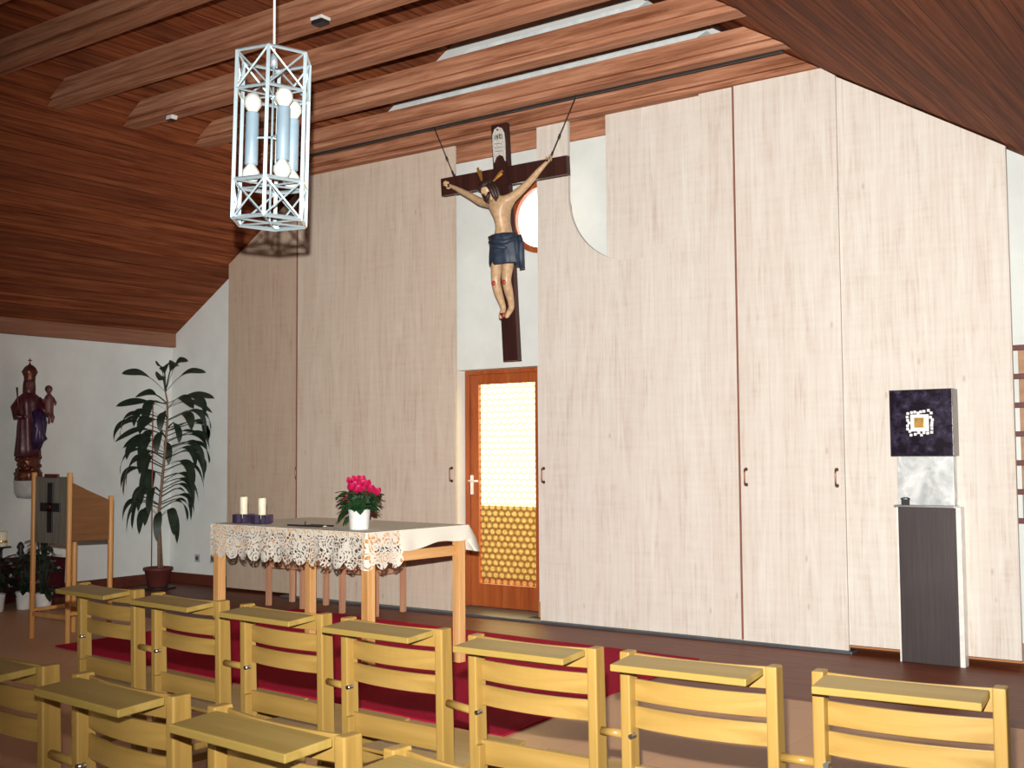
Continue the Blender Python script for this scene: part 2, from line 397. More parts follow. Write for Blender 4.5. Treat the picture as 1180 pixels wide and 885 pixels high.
# back wall with doorway and round window opening
DX0, DX1, DZ = -6.29, -5.40, 2.10
WC, WRr = (-5.346, 3.36), .307
bm = bmesh.new()
def backwall():
    mb = MB(); y0, y1 = YB, YB+.17
    def quad(x0, x1, z0, z1): mb.box(x0, x1, y0, y1, z0, z1)
    mb.prism_y([(XL, 0), (DX0, 0), (DX0, zL(DX0)+.05), (XL, zL(XL)+.05)], y0, y1)
    mb.prism_y([(DX1, 0), (XR, 0), (XR, zR(XR)+.05), (-4.9, zR(-4.9)+.05), (-4.9, DZ), (DX1, DZ)], y0, y1)
    quad(DX0, DX1, DZ, 2.85)
    quad(DX1, -4.9, DZ, 2.85)
    # piece around the round window: square x[-6.29,-4.9], z[2.85,3.9]
    n = 48; X0, X1, Z0, Z1 = DX0, -4.9, 2.85, 3.9
    cx, cz = WC
    inner = []; outer = []
    for k in range(n):
        a = 2*pi*k/n; ca, sa = cos(a), sin(a); inner.append((cx+WRr*ca, cz+WRr*sa))
        ts = []
        if ca > 1e-6: ts.append((X1-cx)/ca)
        if ca < -1e-6: ts.append((X0-cx)/ca)
        if sa > 1e-6: ts.append((Z1-cz)/sa)
        if sa < -1e-6: ts.append((Z0-cz)/sa)
        tt = min(ts); outer.append((cx+tt*ca, cz+tt*sa))
    for k in range(n):
        j = (k+1) % n; a, b_, c_, d_ = inner[k], inner[j], outer[j], outer[k]
        pts = [a, b_, c_, d_]
        # corner fill
        for cc in ((X0, Z0), (X1, Z0), (X1, Z1), (X0, Z1)):
            on = lambda p, q_: abs(p[0]-q_[0]) < 1e-6 or abs(p[1]-q_[1]) < 1e-6
            if not on(c_, d_) and on(c_, cc) and on(d_, cc): pts = [a, b_, c_, cc, d_]
        mb.prism_y(pts, y0, y1)
    mb.prism_y([(X0, Z1), (X1, Z1), (X1, zR(X1)+.05), (XRIDGE, ZR+.05), (X0, zL(X0)+.05)], y0, y1)
    return mb
struct(backwall().build('wall_back', 'plaster'))
# right side wall; wall behind the photographer with an opening added for fill
mb = MB(); zr = zR(XR)
mb.box(XR, XR+.2, YF-.2, YB+.3, 0, zr+.1)
struct(mb.build('wall_right', 'plaster'))
mb = MB()
wx0, wx1, wz0, wz1 = -3.4, -2.0, 1.2, 2.0      # unseen window added behind the photographer for fill light
mb.prism_y([(XL, 0), (wx0, 0), (wx0, zR(wx0)), (XRIDGE, ZR), (XL, zL(XL))], YF-.2, YF)
mb.prism_y([(wx1, 0), (XR, 0), (XR, zr), (wx1, zR(wx1))], YF-.2, YF)
mb.box(wx0, wx1, YF-.2, YF, 0, wz0); mb.prism_y([(wx0, wz1), (wx1, wz1), (wx1, zR(wx1)), (wx0, zR(wx0))], YF-.2, YF)
struct(mb.build('wall_front', 'plaster'))
# roof
th = .12
mb = MB().prism_y([(XL-.25, zL(XL-.25)), (XRIDGE, ZR), (XR+.2, zR(XR+.2)), (XR+.2, zR(XR+.2)+th), (XRIDGE, ZR+th), (XL-.25, zL(XL-.25)+th)], YF-.3, YB+.4)
struct(mb.build('ceiling', 'ceiling_boards'))
# outside door reveal and, beyond it, a wall added to darken the lower pane
mb = MB().box(DX0-.02, DX0, YB, YB+.35, 0, DZ+.02)
struct(MB().box(XL, XR, YB+2.2, YB+2.3, -.12, .78).build('wall_glass_backdrop', 'backdrop_ochre'))

def base(name, mb): struct(mb.build(name, 'base_wood_light' if 'right' in name else 'base_wood', bevel=.004))
base('baseboard_left', MB().box(XL, XL+.02, YF, YB, 0, .11))
base('baseboard_back', MB().box(XL+.02, DX0-.0, YB-.02, YB, 0, .11))
base('baseboard_right', MB().box(DX1, XR, YB-.02, YB, 0, .13))
struct(MB().box(XL, XL+.07, YF, YB, 2.535, 2.70).build('trim_1', 'plate_wood', bevel=.006), 'brown timber plate along the top of the left wall')
struct(MB().box(-8.0, -2.7, YB-.03, YB, 3.955, 4.26).build('trim_2', 'beam_wood', bevel=.004), 'brown board along the top of the white back wall')
struct(MB().box(-8.2, -2.66, 7.60, 7.72, 0, .02).build('trim_3', 'track_grey', bevel=.003), 'grey floor track under the sliding panels')
struct(MB().box(DX0, DX1, 7.72, YB+.3, 0, .018).build('trim_4', 'track_grey', bevel=.003), 'grey threshold under the glazed door')

# glazed door
d = struct(MB().box(DX0, DX0+.05, 8.04, 8.10, .02, DZ).box(DX1-.05, DX1, 8.04, 8.10, .02, DZ).box(DX0+.05, DX1-.05, 8.04, 8.10, DZ-.035, DZ).build('door_1', 'door_wood', bevel=.004), 'glazed door with a reddish wooden frame')
lx0, lx1 = DX0+.05, DX1-.05
mb = MB().box(lx0, lx0+.09, 8.055, 8.10, .02, DZ-.035).box(lx1-.09, lx1, 8.055, 8.10, .02, DZ-.035).box(lx0+.09, lx1-.09, 8.055, 8.10, 1.975, DZ-.035).box(lx0+.09, lx1-.09, 8.055, 8.10, .02, .22)
lf_ = mb.build('door_leaf', 'door_wood', d, bevel=.004)
MB().add([(lx0+.09, 8.078, .22), (lx1-.09, 8.078, .22), (lx1-.09, 8.078, 1.975), (lx0+.09, 8.078, 1.975)], [(0, 1, 2, 3)]).build('pane', 'pressed_glass', lf_)
hb = MB().box(DX0+.055, DX0+.085, 8.045, 8.056, 1.00, 1.17); hb.tube([(DX0+.07, 8.05, 1.12), (DX0+.07, 8.0, 1.12), (DX0+.17, 8.0, 1.12)], .009, 8)
hb.build('door_handle', 'white_enamel', lf_)
# round window
def ring(mb, c, r0_, r1_, y0, y1, n=48):
    vs_ = []
    for k in range(n):
        a = 2*pi*k/n
        for r_, y in ((r0_, y0), (r1_, y0), (r1_, y1), (r0_, y1)): vs_.append((c[0]+r_*cos(a), y, c[1]+r_*sin(a)))
    fs_ = []
    for k in range(n):
        j = (k+1) % n
        for q_ in range(4): fs_.append((k*4+q_, k*4+(q_+1) % 4, j*4+(q_+1) % 4, j*4+q_))
    mb.add(vs_, fs_, False); return mb
wdw = struct(ring(MB(), WC, WRr-.05, WRr, YB-.022, YB+.02).build('window_1', 'door_wood'), 'small round window with an orange-brown wooden frame')
n = 40; MB().prism_y([(WC[0]+(WRr-.04)*cos(2*pi*k/n), WC[1]+(WRr-.04)*sin(2*pi*k/n)) for k in range(n)], YB+.004, YB+.010).build('pane', 'clear_glass', wdw)

# ---------------------------------------------------------------- sliding panels
def handle(parent, x, y, z):
    m = MB(); m.tube([(x, y+.002, z+.055), (x, y-.03, z+.055), (x, y-.032, z+.03), (x, y-.032, z-.03), (x, y-.03, z-.055), (x, y+.002, z-.055)], .006, 8)
    m.tube([(x, y, z+.055), (x, y-.006, z+.055)], .013, 12); m.tube([(x, y, z-.055), (x, y-.006, z-.055)], .013, 12)
    m.build('handle', 'handle_bronze', parent)
Yp = 7.635
def panel(pts, y0, y1, mat, label, hx=None, grp=None):
    o = MB().prism_y(pts, y0, y1).build('wall_panel', mat); tag(o, label, 'panel', 'tall whitewashed wooden panels of the back wall')
    if hx: handle(o, hx, y0, 1.185)
    return o
ZT = 4.045
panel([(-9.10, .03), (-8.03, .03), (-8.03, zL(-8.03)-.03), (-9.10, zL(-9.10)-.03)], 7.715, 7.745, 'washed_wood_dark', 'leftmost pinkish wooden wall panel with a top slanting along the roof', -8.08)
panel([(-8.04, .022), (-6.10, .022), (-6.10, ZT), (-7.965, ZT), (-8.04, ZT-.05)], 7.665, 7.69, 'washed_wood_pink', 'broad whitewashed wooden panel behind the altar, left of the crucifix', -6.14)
# panel with round notch
cx, cz, rr_ = -4.32, 3.44, .585
arc = [(cx+rr_*cos(a), cz+rr_*sin(a)) for a in [pi+pi*i/36 for i in range(37)]]
pts = [(-5.21, .022), (-3.462, .022), (-3.462, ZT), (cx+rr_, ZT)]+list(reversed(arc))+[(cx-rr_, ZT), (-5.21, ZT)]
def notch_panel():
    mb = MB(); mb.prism_y([(-5.21, .022), (-3.462, .022), (-3.462, cz-rr_), (-5.21, cz-rr_)], Yp, Yp+.03)
    # left and right of notch, as strips
    for sgn, xe in ((-1, -5.21), (1, -3.462)):
        prev = None
        for i in range(25):
            a = -pi/2+sgn*pi/2*i/24; x = cx+rr_*cos(a) if sgn > 0 else cx-rr_*cos(-pi/2+pi/2*i/24); z = cz+rr_*sin(-pi/2+pi/2*i/24)
            if prev:
                q_ = [(prev[0], prev[1]), (xe, prev[1]), (xe, z), (x, z)]
                mb.prism_y(q_ if sgn > 0 else q_[::-1], Yp, Yp+.03)
            prev = (x, z)
        q_ = [(prev[0], prev[1]), (xe, prev[1]), (xe, ZT), (prev[0], ZT)]
        mb.prism_y(q_ if sgn > 0 else q_[::-1], Yp, Yp+.03)
    return mb
o = notch_panel().build('wall_panel', 'washed_wood'); tag(o, 'wide whitewashed wooden panel right of the glazed door, with a round notch cut in its top', 'panel', 'tall whitewashed wooden panels of the back wall'); handle(o, -5.165, Yp, 1.185)
panel([(-4.572, 2.5), (-3.47, 2.5), (-3.47, ZT), (-4.572, ZT)], 7.672, 7.70, 'washed_wood', 'whitewashed wooden board filling the round notch of the wide panel from behind')
panel([(-3.452, .022), (-2.688, .022), (-2.688, zR(-2.688)-.01), (-2.79, ZT), (-3.452, ZT)], Yp-.012, Yp+.018, 'washed_wood', 'narrow whitewashed wooden panel with two bow handles, below the bend of the roof', -3.515+.11)
o = [x for x in COL.objects if x.name.startswith('wall_panel')][-1]
handle(o, -2.74, Yp-.012, 1.185)
panel([(-2.685, .06), (-1.60, .06), (-1.60, zR(-1.60)-.015), (-2.685, zR(-2.685)-.015)], Yp, Yp+.03, 'washed_wood', 'rightmost whitewashed wooden panel with a slanting top, behind the steel tabernacle')

for (x0, x1, y, z1, pn) in ((-3.462, -3.448, 7.618, ZT-.005, 3), (-8.052, -8.038, 7.66, 3.99, 1)):
    par_ = [q for q in COL.objects if q.name.startswith('wall_panel')][4 if pn == 3 else 1]
    MB().box(x0, x1, y, y+.03, .03, z1).build('edge_strip', 'edge_brown', par_)

# ---------------------------------------------------------------- collar beams
ordn = ['against the panels of the back wall', 'directly above the crucifix, with a dark rail along its lower edge', 'third out from the back wall, below the nearer pale light tray',
        'fourth out from the back wall, with a small white clip near its left end', 'fifth out from the back wall, with a small black spot on its lower edge', 'sixth out from the back wall, crossing the upper left corner', 'seventh out from the back wall, mostly above the picture', 'eighth out from the back wall, over the photographer']
def beam(y0, y1, z0, z1, label):
    g = .01
    xl = lambda z: -7.97+(z-4.04)/SL+g; xr = lambda z: -2.78-(z-4.04)/SL-g
    zc = z0+.044; zb = z0+.036
    mb = MB(); mb.prism_y([(xl(zc), zc), (xr(zc), zc), (xr(z1), z1), (xl(z1), z1)], y0, y1)
    mb.prism_y([(xl(z0), z0), (xr(z0), z0), (xr(zb), zb), (xl(zb), zb)], y0+.022, y1)
    mb.prism_y([(xl(zb), zb), (xr(zb), zb), (xr(zc), zc), (xl(zc), zc)], y0+.03, y1-.01)
    o = mb.build('ceiling_beam', 'beam_wood', bevel=.003); tag(o, label, 'beam', 'horizontal timber beams across the roof'); return o
FAR = [7.67, 7.17, 6.46, 5.74, 5.06, 4.33, 3.62]
for i, yf in enumerate(FAR):
    z0 = 4.06
    lab = 'brown timber ceiling beam '+ordn[i]
    if i == 0: beam(7.56, 7.67, 4.045, 4.26, lab)
    else: beam(yf-.16, yf, z0, z0+.165, lab)
tag(MB().box(-7.85, -2.87, 7.145, 7.165, 4.043, 4.06).build('curtain_rail', 'wire_black'), 'thin dark rail running along the underside of the beam above the crucifix', 'rail')
for (x0, x1, y, lab) in ((-6.25, -3.38, 7.11, 'long pale light tray above the beam over the crucifix, reaching farther right'), (-5.03, -3.45, 6.40, 'shorter pale light tray seen between the upper beams, nearer the photographer')):
    tag(MB().prism_y([(x0, 4.226), (x1-.12, 4.226), (x1, 4.275), (x0+.12, 4.275)], y-.06, y+.02).build('light_tray', 'light_tray', bevel=.004), lab, 'light', 'pale light trays lying on the ceiling beams')
# little fixings on beams
c_ = thing('clip_light', 'small white clip lamp on the lower edge of a beam near its left end', 'lamp', (-7.37, 5.655, 4.06))
MB().hexa([(-.035,-.03,-.03),(.035,-.03,-.03),(.035,.03,-.03),(-.035,.03,-.03),(-.02,-.03,0),(.045,-.03,0),(.045,.03,0),(-.02,.03,0)]).build('housing', 'pot_white', c_, bevel=.004)
MB().box(-.035, .025, -.02, .02, -.036, -.03).build('lens', 'black_matt', c_)
c_ = thing('spot_light', 'small square black and white spotlight under a beam, right of the hanging lamp', 'lamp', (-4.95, 4.90, 4.06))
MB().box(-.05, .05, -.04, .04, -.02, 0).build('housing', 'pot_white', c_, bevel=.004)
MB().box(-.045, .045, -.035, .035, -.045, -.02).build('lens', 'black_matt', c_, bevel=.004)

# ---------------------------------------------------------------- carpet
mb = MB(); P4 = [(-7.49, 4.79), (-3.30, 4.50), (-3.42, 6.86), (-7.45, 7.10)]
mb.hexa([(x, y, .001) for x, y in P4]+[(x, y, .012) for x, y in P4])
tag(mb.build('carpet', 'carpet', bevel=.004), 'large crimson carpet under the altar', 'carpet')

# ---------------------------------------------------------------- altar
A = thing('altar_table', 'light wooden altar table with slim square legs under a lace cloth', 'table', (-5.44, 5.55, 0), R(-4.5))
ax, ay = .765, .40    # half sizes
HT = .893
lg = .0305
for sx_, sy_ in ((-1, -1), (1, -1), (1, 1), (-1, 1)):
    x, y = sx_*(ax-.018), sy_*(ay-.0)
    MB().box(x-lg, x+lg, y-lg, y+lg, .0125, HT-.03).build('leg', 'altar_wood', A, bevel=.004)
MB().box(-ax-.01, ax+.01, -ay-.04, ay+.04, HT-.03, HT).build('tabletop', 'altar_rail_wood', A, bevel=.004)
for x_ in (ax-.025, -ax+.025): MB().box(x_-.015, x_+.015, -ay+lg, ay-lg, .705, .77).build('side_rail', 'altar_rail_wood', A, bevel=.003)
MB().box(ax-.06, ax-.035, -ay+lg, ay-lg, .80, HT-.03).build('apron', 'altar_rail_wood', A)
# cloth
CL = thing('altar_cloth', 'white altar cloth with a deep scalloped lace border hanging at the front', 'cloth', (-5.44, 5.55, HT), R(-4.5))
hx, hy = ax+.02, ay+.05
MB().box(-hx, hx, -hy, hy, .002, .008).build('cloth_top', 'linen', CL, bevel=.003)
def drape(path, topz, depth, name, mat, parent, nseg, scal=0, scw=.1, wave=.008, thick=.002):
    # path: polyline of (x,y) outward normals computed; depth: function(s) -> drop
    P = [Vector((x, y)) for x, y in path]; L = [0]
    for a, b_ in zip(P, P[1:]): L.append(L[-1]+(b_-a).length)
    T = L[-1]; vs_ = []; uvs = []; rows = 7
    for i in range(nseg+1):
        s_ = T*i/nseg; k = max(j for j in range(len(L)-1) if L[j] <= s_+1e-9); tt = (s_-L[k])/(L[k+1]-L[k]); p = P[k].lerp(P[k+1], tt)
        d_ = (P[k+1]-P[k]).normalized(); nrm = Vector((d_.y, -d_.x))
        dp = depth(s_/T) - (scal*(1-abs(sin(pi*s_/scw))**.6) if scal else 0)
        for j in range(rows):
            q_ = j/(rows-1); off_ = wave*sin(s_*26+1.3*sin(s_*9))*q_ + .004 + .012*q_
            vs_.append((p.x+nrm.x*off_, p.y+nrm.y*off_, topz-dp*q_)); uvs.append((s_, dp*q_))
    fs_ = [(i*rows+j, (i+1)*rows+j, (i+1)*rows+j+1, i*rows+j+1) for i in range(nseg) for j in range(rows-1)]
    mb = MB(); mb.uv = uvs; mb.add(vs_, fs_, True); return mb.build(name, mat, parent)
# lace from left side round the front to part of the right side
drape([(-hx, hy*.9), (-hx, -hy), (hx, -hy), (hx, -hy+.29)], .006, lambda s: .225, 'lace_border', 'lace', CL, 420, .05, .118)
dd = lambda s: .125-.045*s+.012*sin(s*9)
drape([(hx+.002, -hy+.27), (hx+.002, hy)], .007, dd, 'side_drop', 'linen', CL, 60, 0, 1, .006)
mb = MB(); cxx, cyy = hx, hy
mb.add([(hx-.02, hy-.04, .006), (hx+.01, hy+.0, .004), (hx+.030, hy+.04, -.07), (hx+.045, hy+.07, -.17), (hx+.02, hy+.04, -.165), (hx+.004, hy-.02, -.085), (hx-.05, hy+.02, .004), (hx-.05, hy+.03, -.16)],
       [(0, 1, 2, 5), (5, 2, 3, 4), (1, 6, 7, 3, 2)], True)
mb.build('corner_fold', 'linen', CL)
# candles in dark holders
def candle(x, y, h, label):
    t_ = thing('altar_candle', label, 'candle', (x, y, HT+.008), 0, 'candles on the altar')
    m = MB()
    for k in range(4):
        a = pi/4+k*pi/2+R(35); cxk, cyk = .05*cos(a), .05*sin(a)
        m.box(cxk-.024, cxk+.024, cyk-.024, cyk+.024, .004, .062)
    m.lathe([(.066, 0), (.066, .006), (.02, .007), (.02, .03), (.001, .03)], (0, 0, 0), 20)
    m.build('holder', 'holder_dark', t_, bevel=.004)
    MB().lathe([(.012, .03), (.027, .055), (.0265, .05+h), (.024, .055+h), (.004, .052+h)], (0, 0, 0), 20).build('wax', 'candle_wax', t_)
    MB().tube([(0, 0, .05+h), (.002, 0, .065+h)], .0015, 6).build('wick', 'black_matt', t_)
candle(-6.09, 5.31, .125, 'left cream candle in a dark holder at the left end of the altar')
candle(-5.905, 5.31, .120, 'right cream candle in a dark holder, between the other candle and the flowers')
# low dark thing on the cloth: a flat stand
t_ = thing('book_rest', 'thin black folded book rest lying on the altar cloth', 'book rest', (-5.42, 5.24, HT+.008))
MB().box(-.16, .16, -.006, .006, .002, .012).box(-.02, .18, .07, .082, .002, .012).tube([(-.05, 0, .008), (.03, .075, .008)], .004, 6).tube([(.0, 0, .01), (.005, .0, .035)], .004, 6).build('frame', 'black_matt', t_)
MB().box(-.09, .13, .012, .066, .002, .007).build('sheet', 'linen', t_)
# flower pot with cyclamen
t_ = thing('potted_cyclamen', 'magenta cyclamen in a white pot on the altar', 'plant', (-4.945, 5.245, HT+.008))
MB().lathe([(.056, 0), (.060, .004), (.069, .118), (.071, .122), (.066, .124), (.062, .105), (.001, .105)], (0, 0, 0), 28).build('pot', 'pot_white', t_)
MB().lathe([(.062, .095), (.062, .108), (.001, .112)], (0, 0, 0), 18).build('soil', 'soil', t_)
def leaf_round(mb, c, d, up, L_, W_, n=6, curl=.2):
    d = Vector(d).normalized(); up = Vector(up); sd = d.cross(up).normalized(); up = sd.cross(d).normalized(); c = Vector(c)
    vs_ = []
    for i in range(n+1):
        q_ = i/n; w_ = W_*(sin(pi*min(1, q_*.93+.04)))**.7
        for s_ in (-1, -.5, 0, .5, 1): vs_.append(c+d*L_*q_+sd*w_*s_-up*(curl*L_*q_*q_-.18*W_*abs(s_)+.0))
    mb.add(vs_, [(i*5+j, i*5+j+1, (i+1)*5+j+1, (i+1)*5+j) for i in range(n) for j in range(4)], True)
ml = MB(); mst = MB(); mf = MB()
rnd = random.Random(3)
for k in range(70):
    a = rnd.uniform(0, 2*pi); el = rnd.uniform(-.35, 1.0); rr2 = rnd.uniform(.04, .085)
    c0 = Vector((cos(a)*rr2, sin(a)*rr2, .12+rnd.uniform(0, .11))); dr = Vector((cos(a), sin(a), el*.6))
    leaf_round(ml, c0, dr, (0, 0, 1), rnd.uniform(.05, .08), rnd.uniform(.024, .036), curl=.5)
    mst.tube([(cos(a)*.02, sin(a)*.02, .105), c0*.7+Vector((0, 0, .04)), c0], .002, 5)
for k in range(8):
    rl = Vector((-.75, -.45, 0)); leaf_round(ml, Vector((-.05, -.02, .13-.006*k))+Vector((0, rnd.uniform(-.05, .05), 0)), rl+Vector((rnd.uniform(-.3, .1), rnd.uniform(-.4, .4), -.25)), (0, 0, 1), .09, .032, curl=.6)
fl_pos = [(-.045, 0, .29), (-.015, -.02, .275), (.02, 0, .30), (.045, .02, .27), (-.03, .03, .26), (.06, .04, .25), (.02, -.03, .25), (.095, .06, .235), (.0, .02, .31), (-.055, -.02, .30), (.04, -.01, .285), (-.06, -.05, .19), (-.035, -.03, .265), (.0, -.02, .25), (.03, .0, .255), (-.03, .0, .31), (.055, .01, .285), (.02, .02, .28), (-.05, .0, .275)]
for (x, y, z) in fl_pos:
    mst.tube([(x*.2, y*.2, .11), (x*.8, y*.8, z*.7), (x, y, z-.02)], .0022, 5)
    for j in range(5):
        a = j*2*pi/5+x*40
        leaf_round(mf, (x, y, z-.025), (cos(a)*.75, sin(a)*.75, .9), (-cos(a), -sin(a), .3), .052, .026, curl=-.25)
ml.build('foliage', 'leaf_green', t_); mst.build('stems', 'leaf_green', t_); mf.build('blossoms', 'petal', t_)

# stools behind the altar
def stool(x0, x1, y0, y1, label):
    cx_, cy_ = (x0+x1)/2, (y0+y1)/2
    t_ = thing('wooden_stool', label, 'stool', (cx_, cy_, 0), 0, 'stools behind the altar'); a, b_ = (x1-x0)/2, (y1-y0)/2
    for sx_, sy_ in ((-1, -1), (1, -1), (1, 1), (-1, 1)):
        MB().box(sx_*a-(.042 if sx_ > 0 else 0), sx_*a+(.042 if sx_ < 0 else 0), sy_*b_-(.042 if sy_ > 0 else 0), sy_*b_+(.042 if sy_ < 0 else 0), 0.0, .43).build('leg', 'stool_wood', t_, bevel=.003)
    MB().box(-a, a, -b_, b_, .43, .455).build('seat', 'stool_wood', t_, bevel=.006)
    for q_ in ((-a+.042, a-.042, -b_+.005, -b_+.025), (-a+.042, a-.042, b_-.025, b_-.005), (-a+.005, -a+.022, -b_+.042, b_-.042), (a-.022, a-.005, -b_+.042, b_-.042)):
        MB().box(*q_, .345, .43).build('apron', 'stool_wood', t_)
stool(-7.90, -7.42, 7.15, 7.48, 'brown wooden stool behind the altar, the left one of two')
stool(-6.98, -6.55, 7.15, 7.54, 'brown wooden stool behind the altar, the right one near the door')

# ---------------------------------------------------------------- tabernacle
T_ = thing('tabernacle', 'steel tabernacle on a tall brushed metal pedestal against the right panel', 'tabernacle', (-2.12, 7.63, 0))
MB().box(-.19, .175, -.085, 0, .0, 1.0).build('pedestal', 'brushed_dark', T_, bevel=.003)
MB().box(.175, .205, -.085, 0, .0, 1.005).build('side_trim', 'white_enamel', T_); MB().box(-.20, -.19, -.085, 0, 0, 1.0).build('side_trim', 'white_enamel', T_)
MB().box(-.205, .175, -.12, 0, 1.0, 1.014).build('shelf', 'steel', T_, bevel=.002)
MB().box(-.19, .165, -.075, 0, 1.014, 1.33).build('middle_panel', 'brushed_bright', T_, bevel=.003)
bx = MB().box(-.215, .185, -.13, 0, 1.33, 1.762).build('safe_box', 'box_chrome', T_, bevel=.003)
dr_ = MB().box(-.208, .181, -.137, -.13, 1.333, 1.758).build('safe_door', 'dark_enamel', T_, bevel=.002)
m = MB()
for k in range(26):
    a = 2*pi*k/26; rr2 = .074+.010*rnd.uniform(-1, 1); sq = min(1/abs(cos(a)+1e-6), 1/abs(sin(a)+1e-6)); rr2 *= min(sq, 1.25)
    m.box(-.02+rr2*cos(a)-.008, -.02+rr2*cos(a)+.008, -.146, -.136, 1.545+rr2*sin(a)*.95-.009, 1.545+rr2*sin(a)*.95+.009)
m.box(-.078, .038, -.143, -.137, 1.49, 1.60)
m.build('white_ornament', 'pot_white', dr_, bevel=.002)
MB().box(-.052, .012, -.152, -.143, 1.515, 1.578).build('gold_square', 'gold_leaf', dr_, bevel=.003)
tag(MB().box(-2.29, -2.235, 7.55, 7.60, 1.0145, 1.05).tube([(-2.292, 7.545, 1.052), (-2.26, 7.56, 1.06), (-2.232, 7.548, 1.052)], .006, 6).build('key_box', 'black_matt', bevel=.004), 'tiny black box on the shelf of the tabernacle', 'box')

# hymn rack at right edge
K_ = thing('wall_rack', 'brown wooden wall rack with dark red ledges at the right edge', 'rack', (-1.25, YB, 0))
MB().box(-.36, .36, -.05, 0, .93, 2.04).build('back_board', 'rack_wood', K_, bevel=.003)
for k in range(7):
    z = 2.035-.185*k
    MB().box(-.395, .395, -.085, -.05, z-.028, z+.006).build('ledge', 'dark_red_wood', K_, bevel=.003)

# socket
t_ = thing('power_socket', 'grey power socket low on the white wall beside the potted plant', 'socket', (-9.775, YB, .275))
MB().box(-.04, .04, -.01, 0, -.04, .04).build('plate', 'socket_grey', t_, bevel=.003)
MB().tube([(-.0, -.0105, 0), (0, -.013, 0)], .022, 16).build('insert', 'holder_dark', t_)

# ---------------------------------------------------------------- crucifix
XC = -5.19
CR = thing('crucifix', 'dark wooden crucifix with a painted carved figure hanging by two wires before the back wall', 'crucifix', (XC, 7.22, 2.09))
# local frame: z up the post; lean forward
LEAN = math.atan2(.14, 1.82); CR.rotation_euler = (LEAN, 0, 0)
MB().box(-.075, .075, 0, .045, 0, 1.86).build('cross_post', 'cross_wood', CR, bevel=.004)
MB().box(-.60, .62, -.012, .035, 1.375, 1.515).build('cross_beam', 'cross_wood', CR, bevel=.004)
# scroll plaque
m = MB(); m.prism_y([(-.055, 1.56), (-.035, 1.60), (0, 1.615), (.035, 1.60), (.055, 1.555), (.06, 1.70), (.055, 1.78), (.035, 1.82), (0, 1.835), (-.035, 1.82), (-.055, 1.78), (-.06, 1.70)], -.014, 0)
pl = m.build('scroll_plaque', 'scroll_white', CR, bevel=.003)
for (x0, z0, x1, z1) in ((-.03, 1.775, -.03, 1.735), (-.015, 1.735, -.015, 1.775), (-.015, 1.775, .0, 1.735), (0, 1.735, 0, 1.775), (.015, 1.735, .015, 1.775), (.015, 1.775, .028, 1.765), (.028, 1.765, .015, 1.755), (.015, 1.755, .028, 1.735), (.038, 1.735, .038, 1.775)):
    MB().tube([(x0, -.016, z0), (x1, -.016, z1)], .0028, 5).build('letter_stroke', 'ink', pl)
for q_ in range(3): MB().tube([(-.035, -.016, 1.705-.03*q_), (.035, -.016, 1.70-.03*q_)], .0018, 5).build('letter_stroke', 'ink', pl)
MB().tube([(0, -.015, 1.81), (0, -.02, 1.81)], .008, 8).build('nail', 'ink', pl)
# body (local coords; y negative = towards viewer)
V = []; E_ = []; RAD = []
def jv(p, r_): V.append(p); RAD.append(r_); return len(V)-1
pel = jv((.058, -.085, .93), (.085, .060))
abd = jv((.060, -.085, 1.03), (.066, .050)); che = jv((.046, -.085, 1.14), (.092, .062)); upp = jv((.030, -.078, 1.215), (.088, .050)); nek = jv((.005, -.10, 1.262), .032)
hd0 = jv((-.025, -.125, 1.29), .032)
E_ += [(pel, abd), (abd, che), (che, upp), (upp, nek), (nek, hd0)]
for sg in (-1, 1):
    if sg < 0: pts_ = [((-.090, -.075, 1.245), .042), ((-.17, -.068, 1.265), .034), ((-.25, -.060, 1.315), .029), ((-.35, -.05, 1.37), .025), ((-.455, -.04, 1.425), .017)]
    else: pts_ = [((.145, -.07, 1.255), .042), ((.22, -.06, 1.30), .034), ((.30, -.05, 1.355), .029), ((.37, -.045, 1.415), .025), ((.445, -.035, 1.475), .017)]
    pv = upp
    for p, r_ in pts_:
        q_ = jv(p, r_); E_.append((pv, q_)); pv = q_
    if sg < 0: wL = pv
    else: wR = pv
for sg in (-1, 1):
    x0 = .062+sg*.050
    pv = pel
    for p, r_ in [((x0, -.09, .88), .056), ((x0+sg*.004-.004, -.125, .75), .050), ((x0-.006, -.155, .615), .039), ((x0-.008, -.125, .53), .037), ((x0-sg*.006-.010, -.09, .455), .027), ((x0-sg*.012-.012, -.075, .405), .024), ((x0-sg*.02-.018, -.115, .355), .022), ((x0-sg*.022-.022, -.13, .325), .014)]:
        q_ = jv(p, r_); E_.append((pv, q_)); pv = q_
